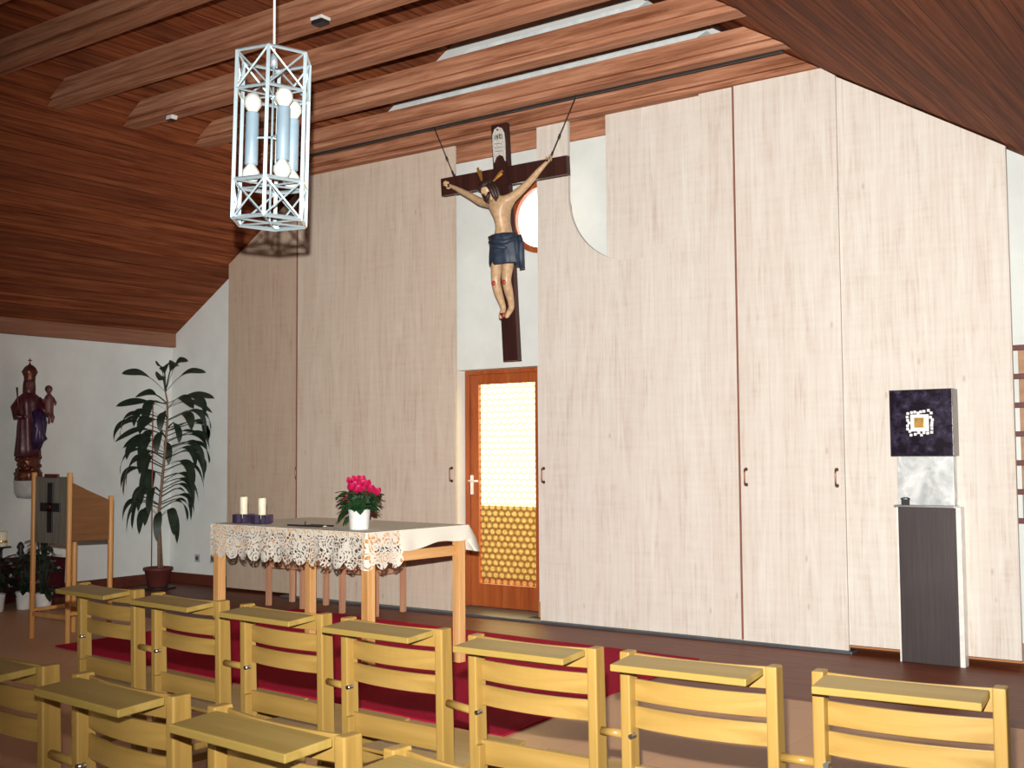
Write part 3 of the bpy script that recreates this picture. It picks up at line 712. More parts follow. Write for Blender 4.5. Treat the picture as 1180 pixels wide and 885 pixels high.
# hands: palm + five fingers
def hand(w_, dirv, side):
    dv = Vector(dirv).normalized(); nv = Vector((0, -1, 0)); sv = dv.cross(nv).normalized(); b0 = Vector(V[w_])
    pm = jv(tuple(b0+dv*.03), (.019, .012)); E_.append((w_, pm))
    pk = jv(tuple(b0+dv*.052), (.021, .011)); E_.append((pm, pk))
    return b0, dv, sv, nv
HB = [hand(wL, (-.85, 0, .5), -1), hand(wR, (.85, 0, .5), 1)]
body = skin('body', V, E_, RAD, 'skin_paint', CR)
for (b0, dv, sv, nv) in HB:
    for k, (o_, ln, cu) in enumerate(((-.017, .030, .4), (-.006, .036, .5), (.005, .034, .55), (.015, .026, .6))):
        p0 = b0+dv*.048+sv*o_; p1 = p0+dv*ln*.55+nv*.008; p2 = p1+dv*ln*.35+nv*.014*cu*2
        m = MB().tube([p0, p1, p2, p2+nv*.008-dv*.004], [.0062, .0058, .0052, .004], 8); m.build('finger', 'skin_paint', CR)
    p0 = b0+dv*.02-sv*.014; p1 = p0-sv*.014+dv*.012+nv*.008
    MB().tube([p0, p1, p1+dv*.014+nv*.008], [.0075, .0065, .005], 8).build('thumb', 'skin_paint', CR)
    MB().tube([b0+dv*.032, b0+dv*.032+nv*.03], [.005, .006], 8).ball(tuple(b0+dv*.032+nv*.018), .009, 10).build('nail', 'black_matt', CR)
# head, tilted to the figure's right, face looking down-left
hm = Matrix.Translation((-.030, -.140, 1.335)) @ Matrix.Rotation(R(-16), 4, 'Y') @ Matrix.Rotation(R(-30), 4, 'Z') @ Matrix.Rotation(R(14), 4, 'X') @ Matrix.Scale(1.12, 4)
def headmesh(mb, r_=.052):
    n, m_ = 28, 20; vs_ = []
    for i in range(m_+1):
        th_ = pi*i/m_
        for k in range(n):
            a = 2*pi*k/n; x, y, z = sin(th_)*cos(a)*.82, sin(th_)*sin(a), -cos(th_)*1.28
            fy = max(0, -y)
            jaw = 1-.28*max(0, -z-.2)
            x *= jaw; y *= (1-.12*max(0, -z-.3))
            if fy > .3:
                nose = math.exp(-(x/.13)**2-((z+.12)/.22)**2)*.24*(1 if z < .12 else .6); brow = math.exp(-((z-.22)/.10)**2)*.07
                eye = math.exp(-((abs(x)-.32)/.15)**2-((z-.08)/.11)**2)*.12; mouth = math.exp(-(x/.25)**2-((z+.55)/.05)**2)*.05
                chin = math.exp(-(x/.25)**2-((z+.95)/.18)**2)*.10
                y -= nose+brow+chin-eye-mouth
            vs_.append(tuple(Vector((x, y, z))*r_))
    mb.add(vs_, [(i*n+k, i*n+(k+1) % n, (i+1)*n+(k+1) % n, (i+1)*n+k) for i in range(m_) for k in range(n)], True)
    return mb
hmb = headmesh(MB()); hmb.v = [tuple(hm @ Vector(p)) for p in hmb.v]; hmb.build('head', 'skin_paint', CR)
# hair: cap plus long locks, and beard
def xf(mb, mm): mb.v = [tuple(mm @ Vector(p)) for p in mb.v]; return mb
hr = MB(); n = 24; vs_ = []
for i in range(13):
    th_ = pi*.60*i/12
    for k in range(n):
        a = 2*pi*k/n; front = max(0, -sin(a)); tt = th_*(1-.45*front)
        rr2 = .058*(1+.04*sin(7*a+i)); vs_.append((sin(tt)*cos(a)*rr2*.92, sin(tt)*sin(a)*rr2*1.05, cos(tt)*rr2*1.22))
hr.add(vs_, [(i*n+k, i*n+(k+1) % n, (i+1)*n+(k+1) % n, (i+1)*n+k) for i in range(12) for k in range(n)], True)
for (ax_, ay_) in ((-.045, .01), (-.05, -.015), (.045, .01), (.05, -.012), (.03, .04), (-.03, .04), (0, .05)):
    hr.tube([(ax_, ay_, .02), (ax_*1.15, ay_*1.1, -.03), (ax_*1.1, ay_*1.0-.006, -.075), (ax_*.9, ay_*.8-.004, -.11)], [.016, .017, .014, .005], 8)
xf(hr, hm).build('hair', 'hair_paint', CR)
bd = MB().tube([(-.036, -.026, -.028), (-.028, -.044, -.052), (0, -.054, -.066), (.028, -.044, -.052), (.036, -.026, -.028)], [.009, .014, .018, .014, .009], 8).tube([(0, -.05, -.06), (0, -.052, -.095)], [.017, .004], 8)
bd.tube([(-.018, -.056, -.026), (0, -.060, -.022), (.018, -.056, -.026)], [.003, .006, .003], 6)
xf(bd, hm).build('beard', 'hair_paint', CR)
# crown of thorns
ct = MB()
for ph in (0, 2.1, 4.2):
    pts_ = [(.053*cos(a), .059*sin(a), .030+.006*sin(4*a+ph)) for a in [2*pi*i/28 for i in range(29)]]; ct.tube(pts_, .005, 6)
for i in range(12):
    a = 2*pi*i/12; ct.tube([(.055*cos(a), .06*sin(a), .03), (.072*cos(a+.2), .078*sin(a+.2), .04)], [.003, .0008], 5)
xf(ct, hm).build('crown_of_thorns', 'hair_paint', CR)
# gilded rays
for (x0, z0, x1, z1) in ((-.085, 1.40, -.155, 1.525), (.02, 1.39, .085, 1.47)):
    dx, dz = x1-x0, z1-z0; L_ = math.hypot(dx, dz); nx, nz = -dz/L_, dx/L_
    m = MB()
    for wv, sc in ((.0, 1.), (.32, .78), (-.32, .78)):
        ex, ez = x0+dx*sc+nx*wv*.03, z0+dz*sc+nz*wv*.03
        m.hexa([(x0-nx*.004, -.14, z0-nz*.004), (x0+nx*.004, -.14, z0+nz*.004), (x0+nx*.004, -.13, z0+nz*.004), (x0-nx*.004, -.13, z0-nz*.004),
                (ex-nx*.009, -.10, ez-nz*.009), (ex+nx*.009, -.10, ez+nz*.009), (ex+nx*.009, -.09, ez+nz*.009), (ex-nx*.009, -.09, ez-nz*.009)])
    m.build('gilded_ray', 'gold_leaf', CR)
# loincloth: wrapped folds with hanging ends
m = MB(); m.lathe([(.085, .985), (.108, .98), (.118, .94), (.126, .88), (.134, .81), (.138, .755), (.130, .74), (.11, .77)], (.060, -.092, 0), 48, 1.0, .66, True, .045, 9)
m.tube([(-.055, -.12, .965), (.03, -.175, .925), (.12, -.178, .905), (.18, -.12, .93)], [.014, .020, .022, .02], 8)
m.tube([(-.06, -.12, .93), (.03, -.18, .88), (.14, -.178, .86)], [.010, .015, .012], 8)
for (x, y, z1, r_) in ((.185, -.06, .70, .026), (.165, -.09, .72, .022), (-.060, -.07, .60, .020), (-.045, -.05, .63, .016)):
    m.tube([(x, y, .96), (x+.012, y, .88), (x+.008, y-.005, (.88+z1)/2), (x+.012, y, z1)], [.018, r_, r_*1.1, r_*.8], 8)
m.build('loincloth', 'blue_cloth_paint', CR)
for (x, y, z) in ((.008, -.186, .60), (.105, -.186, .60), (.045, -.135, .352)): MB().ball((x, y, z), .02, 10, 1, .5, 1).build('wound', 'blood_paint', CR)
MB().tube([(.046, -.10, .36), (.046, -.165, .36)], [.006, .008], 8).build('nail', 'black_matt', CR)
# wires
def mark(q_): return CR.matrix_basis @ Vector(q_)
bpy.context.view_layer.update()
for (a, b_, lab) in (((-5.865, 7.10, 4.045), (-5.655, 7.10, 3.607), 'thin dark wire holding the left arm of the crucifix'), ((-4.481, 7.10, 4.045), (-4.72, 7.10, 3.607), 'thin dark wire holding the right arm of the crucifix')):
    t_ = MB().tube([a, b_], .004, 6); mid = Vector(a).lerp(Vector(b_), .62); t_.tube([mid, mid.lerp(Vector(b_), .18)], .009, 6); t_.tube([Vector(b_), Vector(b_)+Vector((0, 0, .012))], .012, 8)
    t_.tube([mid.lerp(Vector(b_), .75), b_], .008, 6)
    tag(t_.build('hanging_wire', 'wire_black'), lab, 'wire', 'wires of the crucifix')

# ---------------------------------------------------------------- hanging lamp
LD = 3.6
def ray(px, py): return rv*((px-590)/FPX)+uv*((442.5-py)/FPX)+f
lt = Vector((0, 0, CAMH))+ray(316.0, 59)*LD; LZ0 = 2.103; LZ1 = 2.628
LXY = Vector((lt.x+.0, lt.y+.0)); LR = .121
t_ = thing('pendant_lamp', 'hexagonal pale metal lattice lamp with tubes and globe bulbs, hanging from the ceiling', 'lamp', (LXY.x, LXY.y, LZ1))
t_.rotation_euler = Matrix.Rotation(R(1.3), 3, f).to_euler()
# vertex angles so that offsets to image right are -41,-6,35,41 px; image right direction = r0
hz = []
YL = YAW+R(11.96); r1_ = Vector((cos(YL), sin(YL), 0)); d1_ = Vector((-sin(YL), cos(YL), 0))
for k in range(6):
    th_ = R(202+60*k); hz.append(r1_*cos(th_)*LR + d1_*sin(th_)*LR)
H_ = LZ1-LZ0
m = MB()
def at(k, z, s_=1.): p = hz[k % 6]*s_; return (p.x, p.y, z)
for k in range(6): MB().tube([at(k, 0), at(k, -H_)], .0078, 4, smooth=False).build('frame_post', 'lamp_metal', t_)
m = MB()
levels = [0, -.12, -.406, -.525]
for zz in levels:
    m = MB()
    for k in range(6): m.tube([at(k, zz), at(k+1, zz)], .0055 if zz > -.4 else .0065, 4, smooth=False)
    m.build('frame_ring', 'lamp_metal', t_)
m = MB()
for a, b_ in ((0, -.12), (-.406, -.525)):
    m = MB()
    for k in range(6):
        m.tube([at(k, a), at(k+1, b_)], .0035, 4, smooth=False); m.tube([at(k, b_), at(k+1, a)], .0035, 4, smooth=False)
    m.build('cross_braces', 'lamp_metal', t_)
m = MB()
for zz in (-.12, -.406, -.525):
    for k in range(6): m.tube([at(k, zz, .98), (0, 0, zz-.002)], .003, 4, smooth=False)
m.tube([(0, 0, 0.0), (0, 0, -.525)], .004, 6); m.tube([(0, 0, .01), (0, 0, -.03)], .012, 10)
m.build('spokes', 'lamp_metal', t_)
for (xo, yo) in ((-.062, .02), (.034, -.068), (.064, .062)):
    p = r1_*xo + d1_*yo; dz = 0
    m = MB().lathe([(.0195, -.342), (.0205, -.339), (.0205, -.178), (.0195, -.175)], (p.x, p.y, dz), 20); tb = m.build('tube_shade', 'tube_metal', t_)
    MB().lathe([(.010, -.176), (.016, -.170), (.0275, -.152), (.0275, -.136), (.018, -.117), (.001, -.110)], (p.x, p.y, dz), 20).build('globe_bulb', 'bulb', t_)
    MB().lathe([(.001, -.402), (.018, -.396), (.0275, -.378), (.0275, -.364), (.016, -.347), (.010, -.341)], (p.x, p.y, dz), 20).build('globe_bulb', 'bulb', t_)
    MB().tube([(p.x, p.y, -.255), (0, 0, -.255)], .004, 6).build('bracket', 'lamp_metal', t_)
zc = min(zR(LXY.x), 99) if LXY.x > -2.78 else (zR(LXY.x))
MB().tube([(0, 0, 0), Matrix.Rotation(R(-1.3), 3, f) @ Vector((0, 0, zc-LZ1-.01))], .0038, 8).build('cord', 'cord_white', t_)

# ---------------------------------------------------------------- church chairs
def make_chair(label):
    t_ = thing('church_chair', label, 'chair', (0, 0, 0), 0, 'church chairs standing in rows')
    W = .217; pw = .0145; Hh = .848
    for sx_ in (-1, 1):
        x = sx_*(W-pw)
        # rear post: leans back slightly (towards -y at top)
        m = MB(); y0, y1 = -.028, .028
        m.hexa([(x-pw, y0+.015, 0), (x+pw, y0+.015, 0), (x+pw, y1+.02, 0), (x-pw, y1+.02, 0), (x-pw, y0, Hh), (x+pw, y0, Hh), (x+pw, y1-.008, Hh), (x-pw, y1-.008, Hh)])
        m.build('rear_post', 'chair_wood', t_, bevel=.004)
        MB().box(x-pw, x+pw, .33, .375, 0, .42).build('front_leg', 'chair_wood', t_, bevel=.004)
        MB().box(x-pw, x+pw, .03, .34, .37, .415).build('side_rail', 'chair_wood', t_, bevel=.004)
        MB().box(x-.009, x+.009, .03, .37, .17, .20).build('stretcher', 'chair_wood', t_, bevel=.003)
    # curved slats; bowed towards -y in the middle
    iw = W-2*pw
    def slat(z0, z1, bow=.022, y=.0):
        n_ = 14; vs_ = []
        for i in range(n_+1):
            x = -iw+2*iw*i/n_; yy = y-bow*(1-(x/iw)**2)+.008
            vs_ += [(x, yy-.005, z0), (x, yy+.005, z0), (x, yy+.005, z1), (x, yy-.005, z1)]
        fs_ = [(i*4+j, i*4+(j+1) % 4, (i+1)*4+(j+1) % 4, (i+1)*4+j) for i in range(n_) for j in range(4)]+[(0, 1, 2, 3), (n_*4+3, n_*4+2, n_*4+1, n_*4)]
        MB().add(vs_, fs_).build('back_slat', 'chair_slat_wood', t_, bevel=.002)
    slat(.788, .842); slat(.717, .774); slat(.646, .703)
    # ledge for hymn books on the back of the chair
    m = MB(); a, d_ = .184, .118
    m.hexa([(-a, -.022-d_, .817), (a, -.022-d_, .817), (a+.0, -.026, .825), (-a-.0, -.026, .825), (-a, -.022-d_, .835), (a, -.022-d_, .835), (a, -.026, .843), (-a, -.026, .843)])
    m.build('book_ledge', 'chair_ledge_wood', t_, bevel=.003)
    # book box below: board with two short sides
    MB().box(-iw, iw, -.004, .012, .478, .547).build('lower_back_rail', 'chair_slat_wood', t_, bevel=.003)
    MB().box(-iw, -iw+.018, -.034, -.004, .36, .538).build('seat_bracket', 'chair_wood', t_, bevel=.003)
    # seat, gently dished
    n_ = 10; vs_ = []
    for i in range(n_+1):
        q_ = i/n_; y = .03+.36*q_; z = .432-.012*sin(pi*q_)+.004*q_
        vs_ += [(-W+.002, y, z-.012), (W-.002, y, z-.012), (W-.002, y, z), (-W+.002, y, z)]
    MB().add(vs_, [(i*4+j, i*4+(j+1) % 4, (i+1)*4+(j+1) % 4, (i+1)*4+j) for i in range(n_) for j in range(4)]+[(0, 1, 2, 3), (n_*4+3, n_*4+2, n_*4+1, n_*4)]).build('seat', 'chair_slat_wood', t_, bevel=.003)
    MB().box(-iw, iw, .345, .36, .37, .415).build('front_rail', 'chair_slat_wood', t_, bevel=.002)
    lr_ = MB().tube([(0, 0, 0), (.1, 0, 0)], .0115, 12).build('link_rod', 'chair_slat_wood', t_); lr_.location = (W, 0, .626)
    MB().tube([(-W+.03, -.004, .628), (-W+.03, -.026, .628)], .007, 10).build('bolt', 'steel', t_)
    return t_
rowA = [(-3.88, 2.826, -4.5), (-3.318, 2.782, -4), (-2.76, 2.748, -3.5), (-2.218, 2.715, -2), (-1.652, 2.684, .5), (-1.14, 2.702, 2), (-.615, 2.743, 4.5)]
rowB = [(-2.69, 1.688, -4.5), (-2.111, 1.643, -4.5), (-1.54, 1.594, -4.5), (-.99, 1.545, -4.5)]
labA = ['leftmost chair of the farther row, nearest the lectern', 'second chair from the left in the farther row', 'third chair from the left in the farther row, in front of the stools',
        'middle chair of the farther row, in front of the cyclamen', 'fifth chair from the left in the farther row, before the glazed door', 'farther-row chair just right of the crimson carpet', 'rightmost chair of the farther row, nearest the tabernacle']
labB = ['leftmost chair of the nearer row, cut by the left edge', 'second chair of the nearer row, its book ledge fully visible', 'third chair of the nearer row, its seat below the picture', 'last chair of the nearer row, only its ledge showing']
k84 = (1.38-.848)/(1.38-.84)
proto = None
for (rw, lab, grp) in ((rowA, labA, 'linked church chairs of the farther row'), (rowB, labB, 'linked church chairs of the nearer row')):
    place = []
    for (x, y, yaw) in rw:
        x, y = x*k84, y*k84; a = R(yaw); place.append((x-.215*cos(a), y-.215*sin(a)+.026, a))
    for i, ((cx_, cy_, a), lb) in enumerate(zip(place, lab)):
        label = 'yellowish wooden '+lb
        if proto is None:
            proto = make_chair(label); proto['group'] = grp; c_ = proto; proto.location = (cx_, cy_, 0); proto.rotation_euler = (0, 0, a)
        else: c_ = dup(proto, (cx_, cy_, 0), a, label, grp)
        rod = [q for q in c_.children if q.name.startswith('link_rod')][0]
        if i+1 < len(place):
            nx, ny, na = place[i+1]
            p0 = Vector((cx_+.217*cos(a), cy_+.217*sin(a))); p1 = Vector((nx-.217*cos(na), ny-.217*sin(na))); dv = p1-p0
            rod.scale = ((dv.length-.003)/.1, 1, 1); rod.rotation_euler = (0, 0, math.atan2(dv.y, dv.x)-a)
        else: rod.scale = (.04, 1, 1)

# ---------------------------------------------------------------- ambo
AM = thing('lectern', 'wooden lectern on four tall posts with a cross on its metal front sheet', 'lectern', (-7.77, 5.08, 0))
for (x, y, z1) in ((-.23, -.16, 1.245), (.23, -.16, 1.245), (.23, .19, 1.065), (-.23, .19, 1.065)):
    MB().tube([(x, y, .0), (x, y, z1)], .0195, 12).build('post', 'ambo_wood', AM, bevel=.003)
MB().box(-.205, .205, -.165, -.155, .72, 1.215).build('front_sheet', 'ambo_sheet', AM, bevel=.002)
c_ = MB().box(-.032, .032, -.177, -.165, .80, 1.17).box(-.125, .125, -.177, -.165, .955, 1.02).build('metal_cross', 'black_matt', AM, bevel=.003)
MB().ball((0, -.178, .99), .022, 12, 1, .5, 1).build('stone', 'robe_red', c_)
MB().box(-.085, .085, -.17, -.15, 1.205, 1.235).build('top_bar', 'dark_red_wood', AM, bevel=.003)
for sx_ in (-1, 1):
    MB().prism_x([(-.14, .745), (.17, .735), (.17, 1.035), (.10, 1.05), (-.05, 1.13), (-.14, 1.17)], sx_*.235-.006, sx_*.235+.006).build('side_board', 'ambo_board', AM, bevel=.002)
MB().hexa([(-.22, -.15, 1.16), (.22, -.15, 1.16), (.22, .18, 1.02), (-.22, .18, 1.02), (-.22, -.15, 1.175), (.22, -.15, 1.175), (.22, .18, 1.035), (-.22, .18, 1.035)]).build('reading_board', 'ambo_board', AM)
for q_ in ((-.22, .22, -.17, -.15, .17, .20), (-.22, .22, .18, .20, .17, .20), (.222, .238, -.16, .19, .20, .225), (-.238, -.222, -.16, .19, .20, .225)): MB().box(*q_).build('stretcher', 'ambo_wood', AM, bevel=.002)

# ---------------------------------------------------------------- side table with red cloth, candle stand, pots
sd = thing('side_table', 'low table under a dark red cloth by the left wall, behind the lectern', 'table', (-9.965, 5.86, 0))
for sx_ in (-1, 1):
    for sy_ in (-1, 1): MB().box(sx_*.2-.02, sx_*.2+.02, sy_*.38-.02, sy_*.38+.02, 0, .38).build('leg', 'dark_red_wood', sd)
MB().box(-.23, .23, -.44, .44, .38, .40).build('tabletop', 'dark_red_wood', sd)
drape([(-.23, .455), (.24, .455), (.24, -.455), (-.23, -.455)][::-1], .41, lambda s: .36, 'cloth_skirt', 'dark_red_cloth', sd, 120, 0, 1, .02)
MB().box(-.23, .245, -.46, .46, .401, .41).build('cloth_top', 'dark_red_cloth', sd, bevel=.004)
cs = thing('candle_stand', 'dark iron candle stand at the left edge with a thick glass-cupped candle', 'candle stand', (-9.95, 5.80, .41))
MB().lathe([(.07, 0), (.07, .008), (.02, .02), (.012, .035), (.012, .10), (.03, .115), (.088, .12), (.088, .128), (.001, .129)], (0, 0, 0), 24).build('stand', 'black_matt', cs)
MB().lathe([(.045, .13), (.05, .135), (.05, .265), (.046, .27), (.001, .26)], (0, 0, 0), 24).build('candle', 'candle_wax', cs)
MB().lathe([(.0515, .165), (.0525, .168), (.0525, .185), (.0515, .188)], (0, 0, 0), 24).build('band', 'brass', cs)
t_ = thing('table_ornament', 'small dark turned ornament on the red-covered table', 'ornament', (-9.93, 5.98, .41))
MB().lathe([(.03, 0), (.03, .01), (.01, .03), (.035, .06), (.02, .085), (.035, .115), (.02, .15), (.001, .165)], (0, 0, 0), 18).build('body', 'black_matt', t_)
tag(MB().tube([(-9.93, 6.09, .41), (-9.935, 6.09, .58), (-9.92, 6.11, .65), (-9.90, 6.13, .63)], .005, 8).build('thin_hook', 'black_matt'), 'thin dark bent rod standing on the red-covered table', 'rod')
def bushy(x, y, lab, seed, h=.42):
    rnd_ = random.Random(seed)
    t2 = thing('potted_plant', lab, 'plant', (x, y, 0), 0, 'plants in white pots on the floor')
    MB().lathe([(.055, 0), (.060, .006), (.076, .15), (.080, .155), (.073, .158), (.067, .13), (.001, .13)], (0, 0, 0), 24).build('pot', 'pot_white', t2)
    ml_ = MB(); mp = MB()
    for k in range(60):
        a = rnd_.uniform(0, 2*pi); q_ = rnd_.uniform(.1, 1); c0 = Vector((cos(a)*.09*q_, sin(a)*.09*q_, .15+rnd_.uniform(0, h*.85)))
        leaf_round(ml_, c0, (cos(a), sin(a), rnd_.uniform(-.3, .8)), (0, 0, 1), rnd_.uniform(.07, .13), rnd_.uniform(.02, .035), curl=.5)
        ml_.tube([(0, 0, .13), c0], .003, 5)
    for k in range(7):
        a = rnd_.uniform(0, 2*pi); c0 = Vector((cos(a)*.12, sin(a)*.12, .2+rnd_.uniform(0, h*.7)))
        for j in range(5):
            b2 = j*2*pi/5; leaf_round(mp, c0, (cos(b2)+cos(a), sin(b2)+sin(a), .5), (0, 0, 1), .035, .014)
    ml_.build('foliage', 'leaf_dark', t2); mp.build('blossoms', 'pale_petal', t2)
bushy(-9.56, 5.80, 'potted plant in a white pot behind the lectern\'s left post', 1)
bushy(-9.29, 5.82, 'potted plant in a shiny white pot seen between the lectern\'s posts', 2, .60)
bushy(-9.60, 5.56, 'potted plant at the left edge in front of the red-covered table', 5, .36)

# ---------------------------------------------------------------- Madonna statue on a bracket
ST = thing('wall_statue', 'carved crowned statue of a woman holding a child, on a bracket on the left wall', 'statue', (-10.06, 6.125, 1.135))
ST.rotation_euler = (0, 0, R(70))   # local -y faces the room
MB().lathe([(.03, -.17), (.10, -.16), (.125, -.11), (.13, -.012), (.135, 0), (.001, .0)], (0, .0, 0), 24, 1, .95).build('bracket', 'stone_grey', ST)
m = MB()
m.lathe([(.11, .001), (.12, .01), (.115, .04), (.125, .07), (.10, .10)], (0, 0, 0), 24, 1, .8, True, .08, 7)
rs = random.Random(9)
for k in range(34):
    a = rs.uniform(0, 2*pi); m.ball((.10*cos(a), .08*sin(a), rs.uniform(.03, .22)), rs.uniform(.018, .034), 8)
m.lathe([(.085, .08), (.095, .12), (.10, .20), (.085, .25)], (0, 0, 0), 20, 1, .8, True, .08, 6)
m.build('cloud_base', 'gold_dark', ST)
m = MB(); m.lathe([(.095, .22), (.115, .235), (.108, .32), (.098, .42), (.095, .52), (.088, .58), (.098, .66), (.108, .73), (.098, .79), (.06, .825), (.034, .845), (.001, .85)], (-.01, 0, 0), 48, 1.02, .72, True, .055, 8)
m.build('gown', 'robe_red', ST)
m = MB()
for (x0, x1) in ((.0, .02), (.035, .03), (.065, .0)):
    m.tube([(x0+.03, -.07, .66), (x1+.04, -.088, .52), (x0+.045, -.085, .40), (x1+.02, -.07, .30)], [.03, .04, .038, .018], 10)
m.tube([(.095, -.02, .70), (.115, -.02, .55), (.10, -.02, .40), (.07, -.02, .27)], [.03, .042, .04, .02], 10)
m.build('mantle', 'robe_blue', ST)
# arms
m = MB(); m.tube([(-.08, 0, .78), (-.135, -.02, .69), (-.125, -.05, .60), (-.07, -.10, .60)], [.035, .042, .036, .022], 12); m.tube([(.07, 0, .78), (.115, -.03, .68), (.13, -.08, .64)], [.035, .04, .026], 12)
m.build('sleeves', 'robe_red', ST)
m = MB().ball((-.055, -.115, .605), .017, 10).ball((.14, -.10, .635), .017, 10)
for k in range(4): m.tube([(-.05+.004*k, -.12, .60+.006*k), (-.03+.004*k, -.135, .60+.007*k)], .004, 6)
m.build('hands', 'statue_skin', ST)
hmb = headmesh(MB(), .047); hmb.v = [(p[0]-.005, p[1]-.012, p[2]+.905) for p in hmb.v]; hmb.build('head', 'statue_skin', ST)
m = MB(); m.lathe([(.052, .80), (.060, .84), (.060, .90), (.055, .945), (.03, .965), (.001, .97)], (-.005, .014, 0), 24, 1, .85, True, .03, 6)
m.build('veil', 'robe_red', ST)
m = MB(); m.lathe([(.046, .95), (.050, .96), (.048, .985), (.062, 1.02), (.064, 1.045), (.05, 1.075), (.03, 1.095), (.012, 1.105), (.006, 1.12), (.001, 1.13)], (-.005, 0, 0), 24, 1, 1, True, .12, 8)
for k in range(8):
    a = k*pi/4; m.ball((-.005+.062*cos(a), .062*sin(a), 1.035), .012, 8)
m.tube([(-.005, 0, 1.11), (-.005, 0, 1.165)], .005, 6).tube([(-.022, 0, 1.145), (.012, 0, 1.145)], .005, 6)
m.build('crown', 'gold_dark', ST)
m = MB().tube([(-.10, -.10, .58), (-.125, -.08, .78), (-.13, -.07, .88)], [.006, .006, .010], 8).build('sceptre', 'gold_dark', ST)
m = MB(); m.lathe([(.025, .60), (.045, .62), (.045, .70), (.05, .76), (.04, .80), (.018, .825), (.001, .83)], (.155, -.085, 0), 20, .9, .8, True, .05, 6)
m.tube([(.14, -.11, .63), (.15, -.14, .60), (.145, -.14, .54)], [.02, .016, .010], 8).tube([(.175, -.10, .63), (.185, -.13, .60), (.175, -.13, .55)], [.02, .016, .010], 8)
m.tube([(.13, -.10, .79), (.10, -.13, .76), (.08, -.13, .77)], [.014, .012, .008], 8).tube([(.185, -.09, .79), (.21, -.11, .74), (.20, -.13, .72)], [.014, .012, .008], 8)
m.build('child_body', 'statue_skin', ST)
hmb = headmesh(MB(), .033); hmb.v = [(p[0]+.152, p[1]-.088, p[2]+.86) for p in hmb.v]; hmb.build('child_head', 'statue_skin', ST)
MB().ball((.152, -.08, .872), .036, 12).build('child_hair', 'gold_dark', ST)

# ---------------------------------------------------------------- dracaena
PLc = Vector((-9.83, 7.44, 0))
D = thing('dracaena_plant', 'tall dracaena with drooping dark leaves in a red pot in the corner', 'plant', PLc)
MB().lathe([(.001, .004), (.17, .004), (.18, .01), (.18, .022), (.165, .02), (.001, .015)], (0, 0, -.003), 28).build('saucer', 'black_matt', D)
MB().lathe([(.095, .018), (.10, .022), (.135, .185), (.15, .19), (.15, .215), (.135, .218), (.12, .19), (.001, .19)], (0, 0, 0), 28).build('pot', 'pot_red', D)
st_path = [(.01, 0, .18), (.005, 0, .5), (.0, .01, .8), (.03, 0, 1.1), (.055, 0, 1.4), (.075, 0, 1.7), (.07, .01, 1.93), (.045, 0, 2.06)]
rI = Vector((cos(YAW+R(9)), sin(YAW+R(9)), 0)); dI = Vector((-sin(YAW), cos(YAW), 0))
def W_(p): return rI*p[0]+dI*p[1]+Vector((0, 0, p[2]))
MB().tube([W_(p) for p in st_path], [.018, .017, .016, .014, .013, .012, .010, .006], 10).tube([W_((.035, .02, .18)), W_((.0, .015, .8)), W_((.03, 0, 1.2))], [.012, .011, .008], 8).build('stem', 'cane', D)
MB().tube([W_((-.06, -.02, .19)), W_((-.065, -.02, 1.9))], .006, 8).build('stake', 'stake_red', D)
def stem_at(z):
    for a, b_ in zip(st_path, st_path[1:]):
        if a[2] <= z <= b_[2]:
            q_ = (z-a[2])/(b_[2]-a[2]); return Vector(a).lerp(Vector(b_), q_)
    return Vector(st_path[-1])
LV = MB()
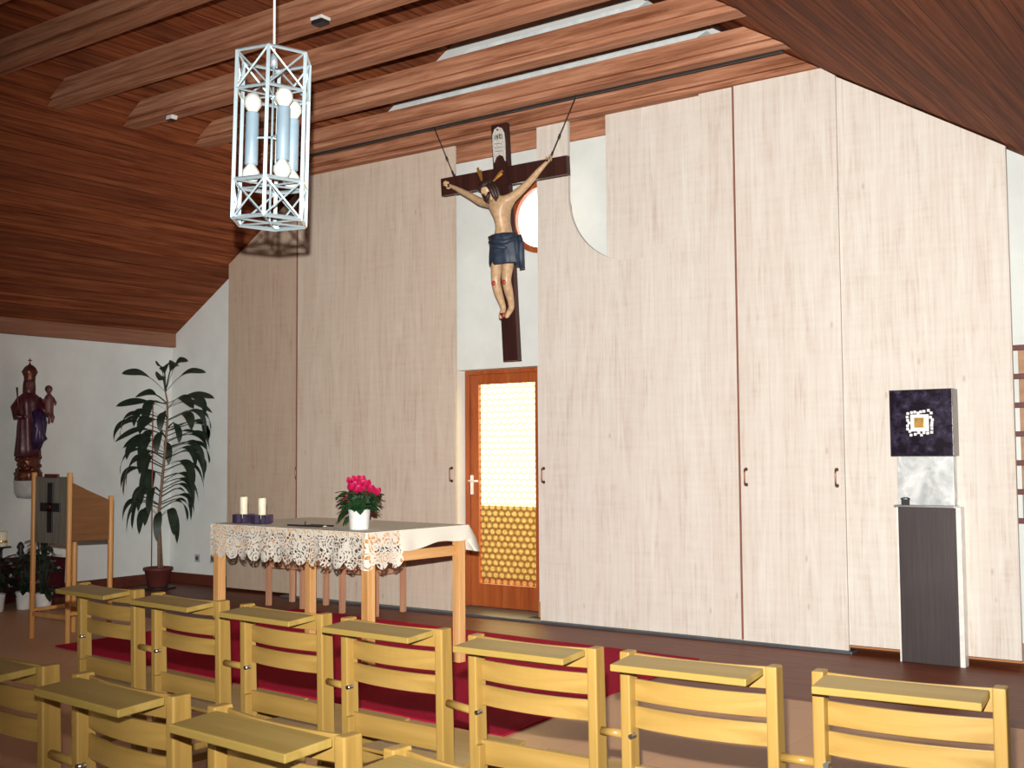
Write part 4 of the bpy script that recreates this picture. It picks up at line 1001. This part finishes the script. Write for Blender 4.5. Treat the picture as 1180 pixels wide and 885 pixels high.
def dleaf(zb, az, reach, rise, drop, wid):
    # az in image plane: 0 = image right, 180 = left, 90 = away
    b0 = stem_at(zb); dr = Vector((cos(az), sin(az), 0)); side = Vector((-sin(az), cos(az), 0))
    n_ = 14; vs_ = []; rows_ = []
    for i in range(n_+1):
        q_ = i/n_
        x = reach*(q_ if drop < .3 else sin(q_*pi/2*1.05)); z = rise*sin(min(1, q_*1.5)*pi/2) - drop*max(0, q_-.25)**1.7
        w_ = 1.25*wid*(.11 + .84*max(0, sin(pi*min(1, max(0, (q_-.38)/.62))))**.7) if q_ < .99 else .001
        if q_ < .34: w_ = wid*.16
        rows_.append((x, z, w_))
    for i, (x, z, w_) in enumerate(rows_):
        p = b0+dr*x+Vector((0, 0, z))
        tilt = .45
        for s_ in (-1, 0, 1):
            off = side*w_*s_*cos(tilt*s_)+Vector((0, 0, w_*abs(s_)*.25+ s_*w_*.55))
            pw_ = W_(p+off); vs_.append((max(pw_.x, -.385), min(pw_.y, .435), pw_.z))
    LV.add(vs_, [(i*3+j, i*3+j+1, (i+1)*3+j+1, (i+1)*3+j) for i in range(n_) for j in range(2)], True)
rq = random.Random(12)
# crown leaves: upright
for (az, re, ri, dp) in ((180, .44, .20, .02), (150, .12, .28, .0), (20, .22, .33, 0), (8, .40, .22, .02), (-8, .50, .10, .08), (185, .50, .03, .10), (70, .2, .3, 0), (-80, .22, .26, .02), (120, .3, .2, .1), (-140, .33, .12, .1)):
    dleaf(2.02 if ri > .15 else 1.9, R(az), re, ri, dp, .048)
z = 1.86
lay = [(1.84, .50, .34), (1.74, .50, .32), (1.64, .52, .34), (1.54, .50, .36), (1.44, .48, .38), (1.33, .46, .44), (1.22, .42, .46), (1.10, .38, .46), (.98, .36, .44), (.84, .36, .42), (.72, .34, .44)]
for (zb, re, dp) in lay:
    for base_az in (0, 180):
        for k in range(3 if zb > .8 else 2):
            az = base_az+rq.uniform(-50, 50); dleaf(zb+rq.uniform(-.05, .05), R(az), re*rq.uniform(.78, 1.0), rq.uniform(.08, .17), dp*rq.uniform(.7, 1.5), rq.uniform(.034, .046))
    if rq.random() < .6: dleaf(zb, R(rq.choice([90, -90])+rq.uniform(-30, 30)), re*.7, .1, dp*1.2, .04)
LV.build('leaves', 'leaf_dark', D)
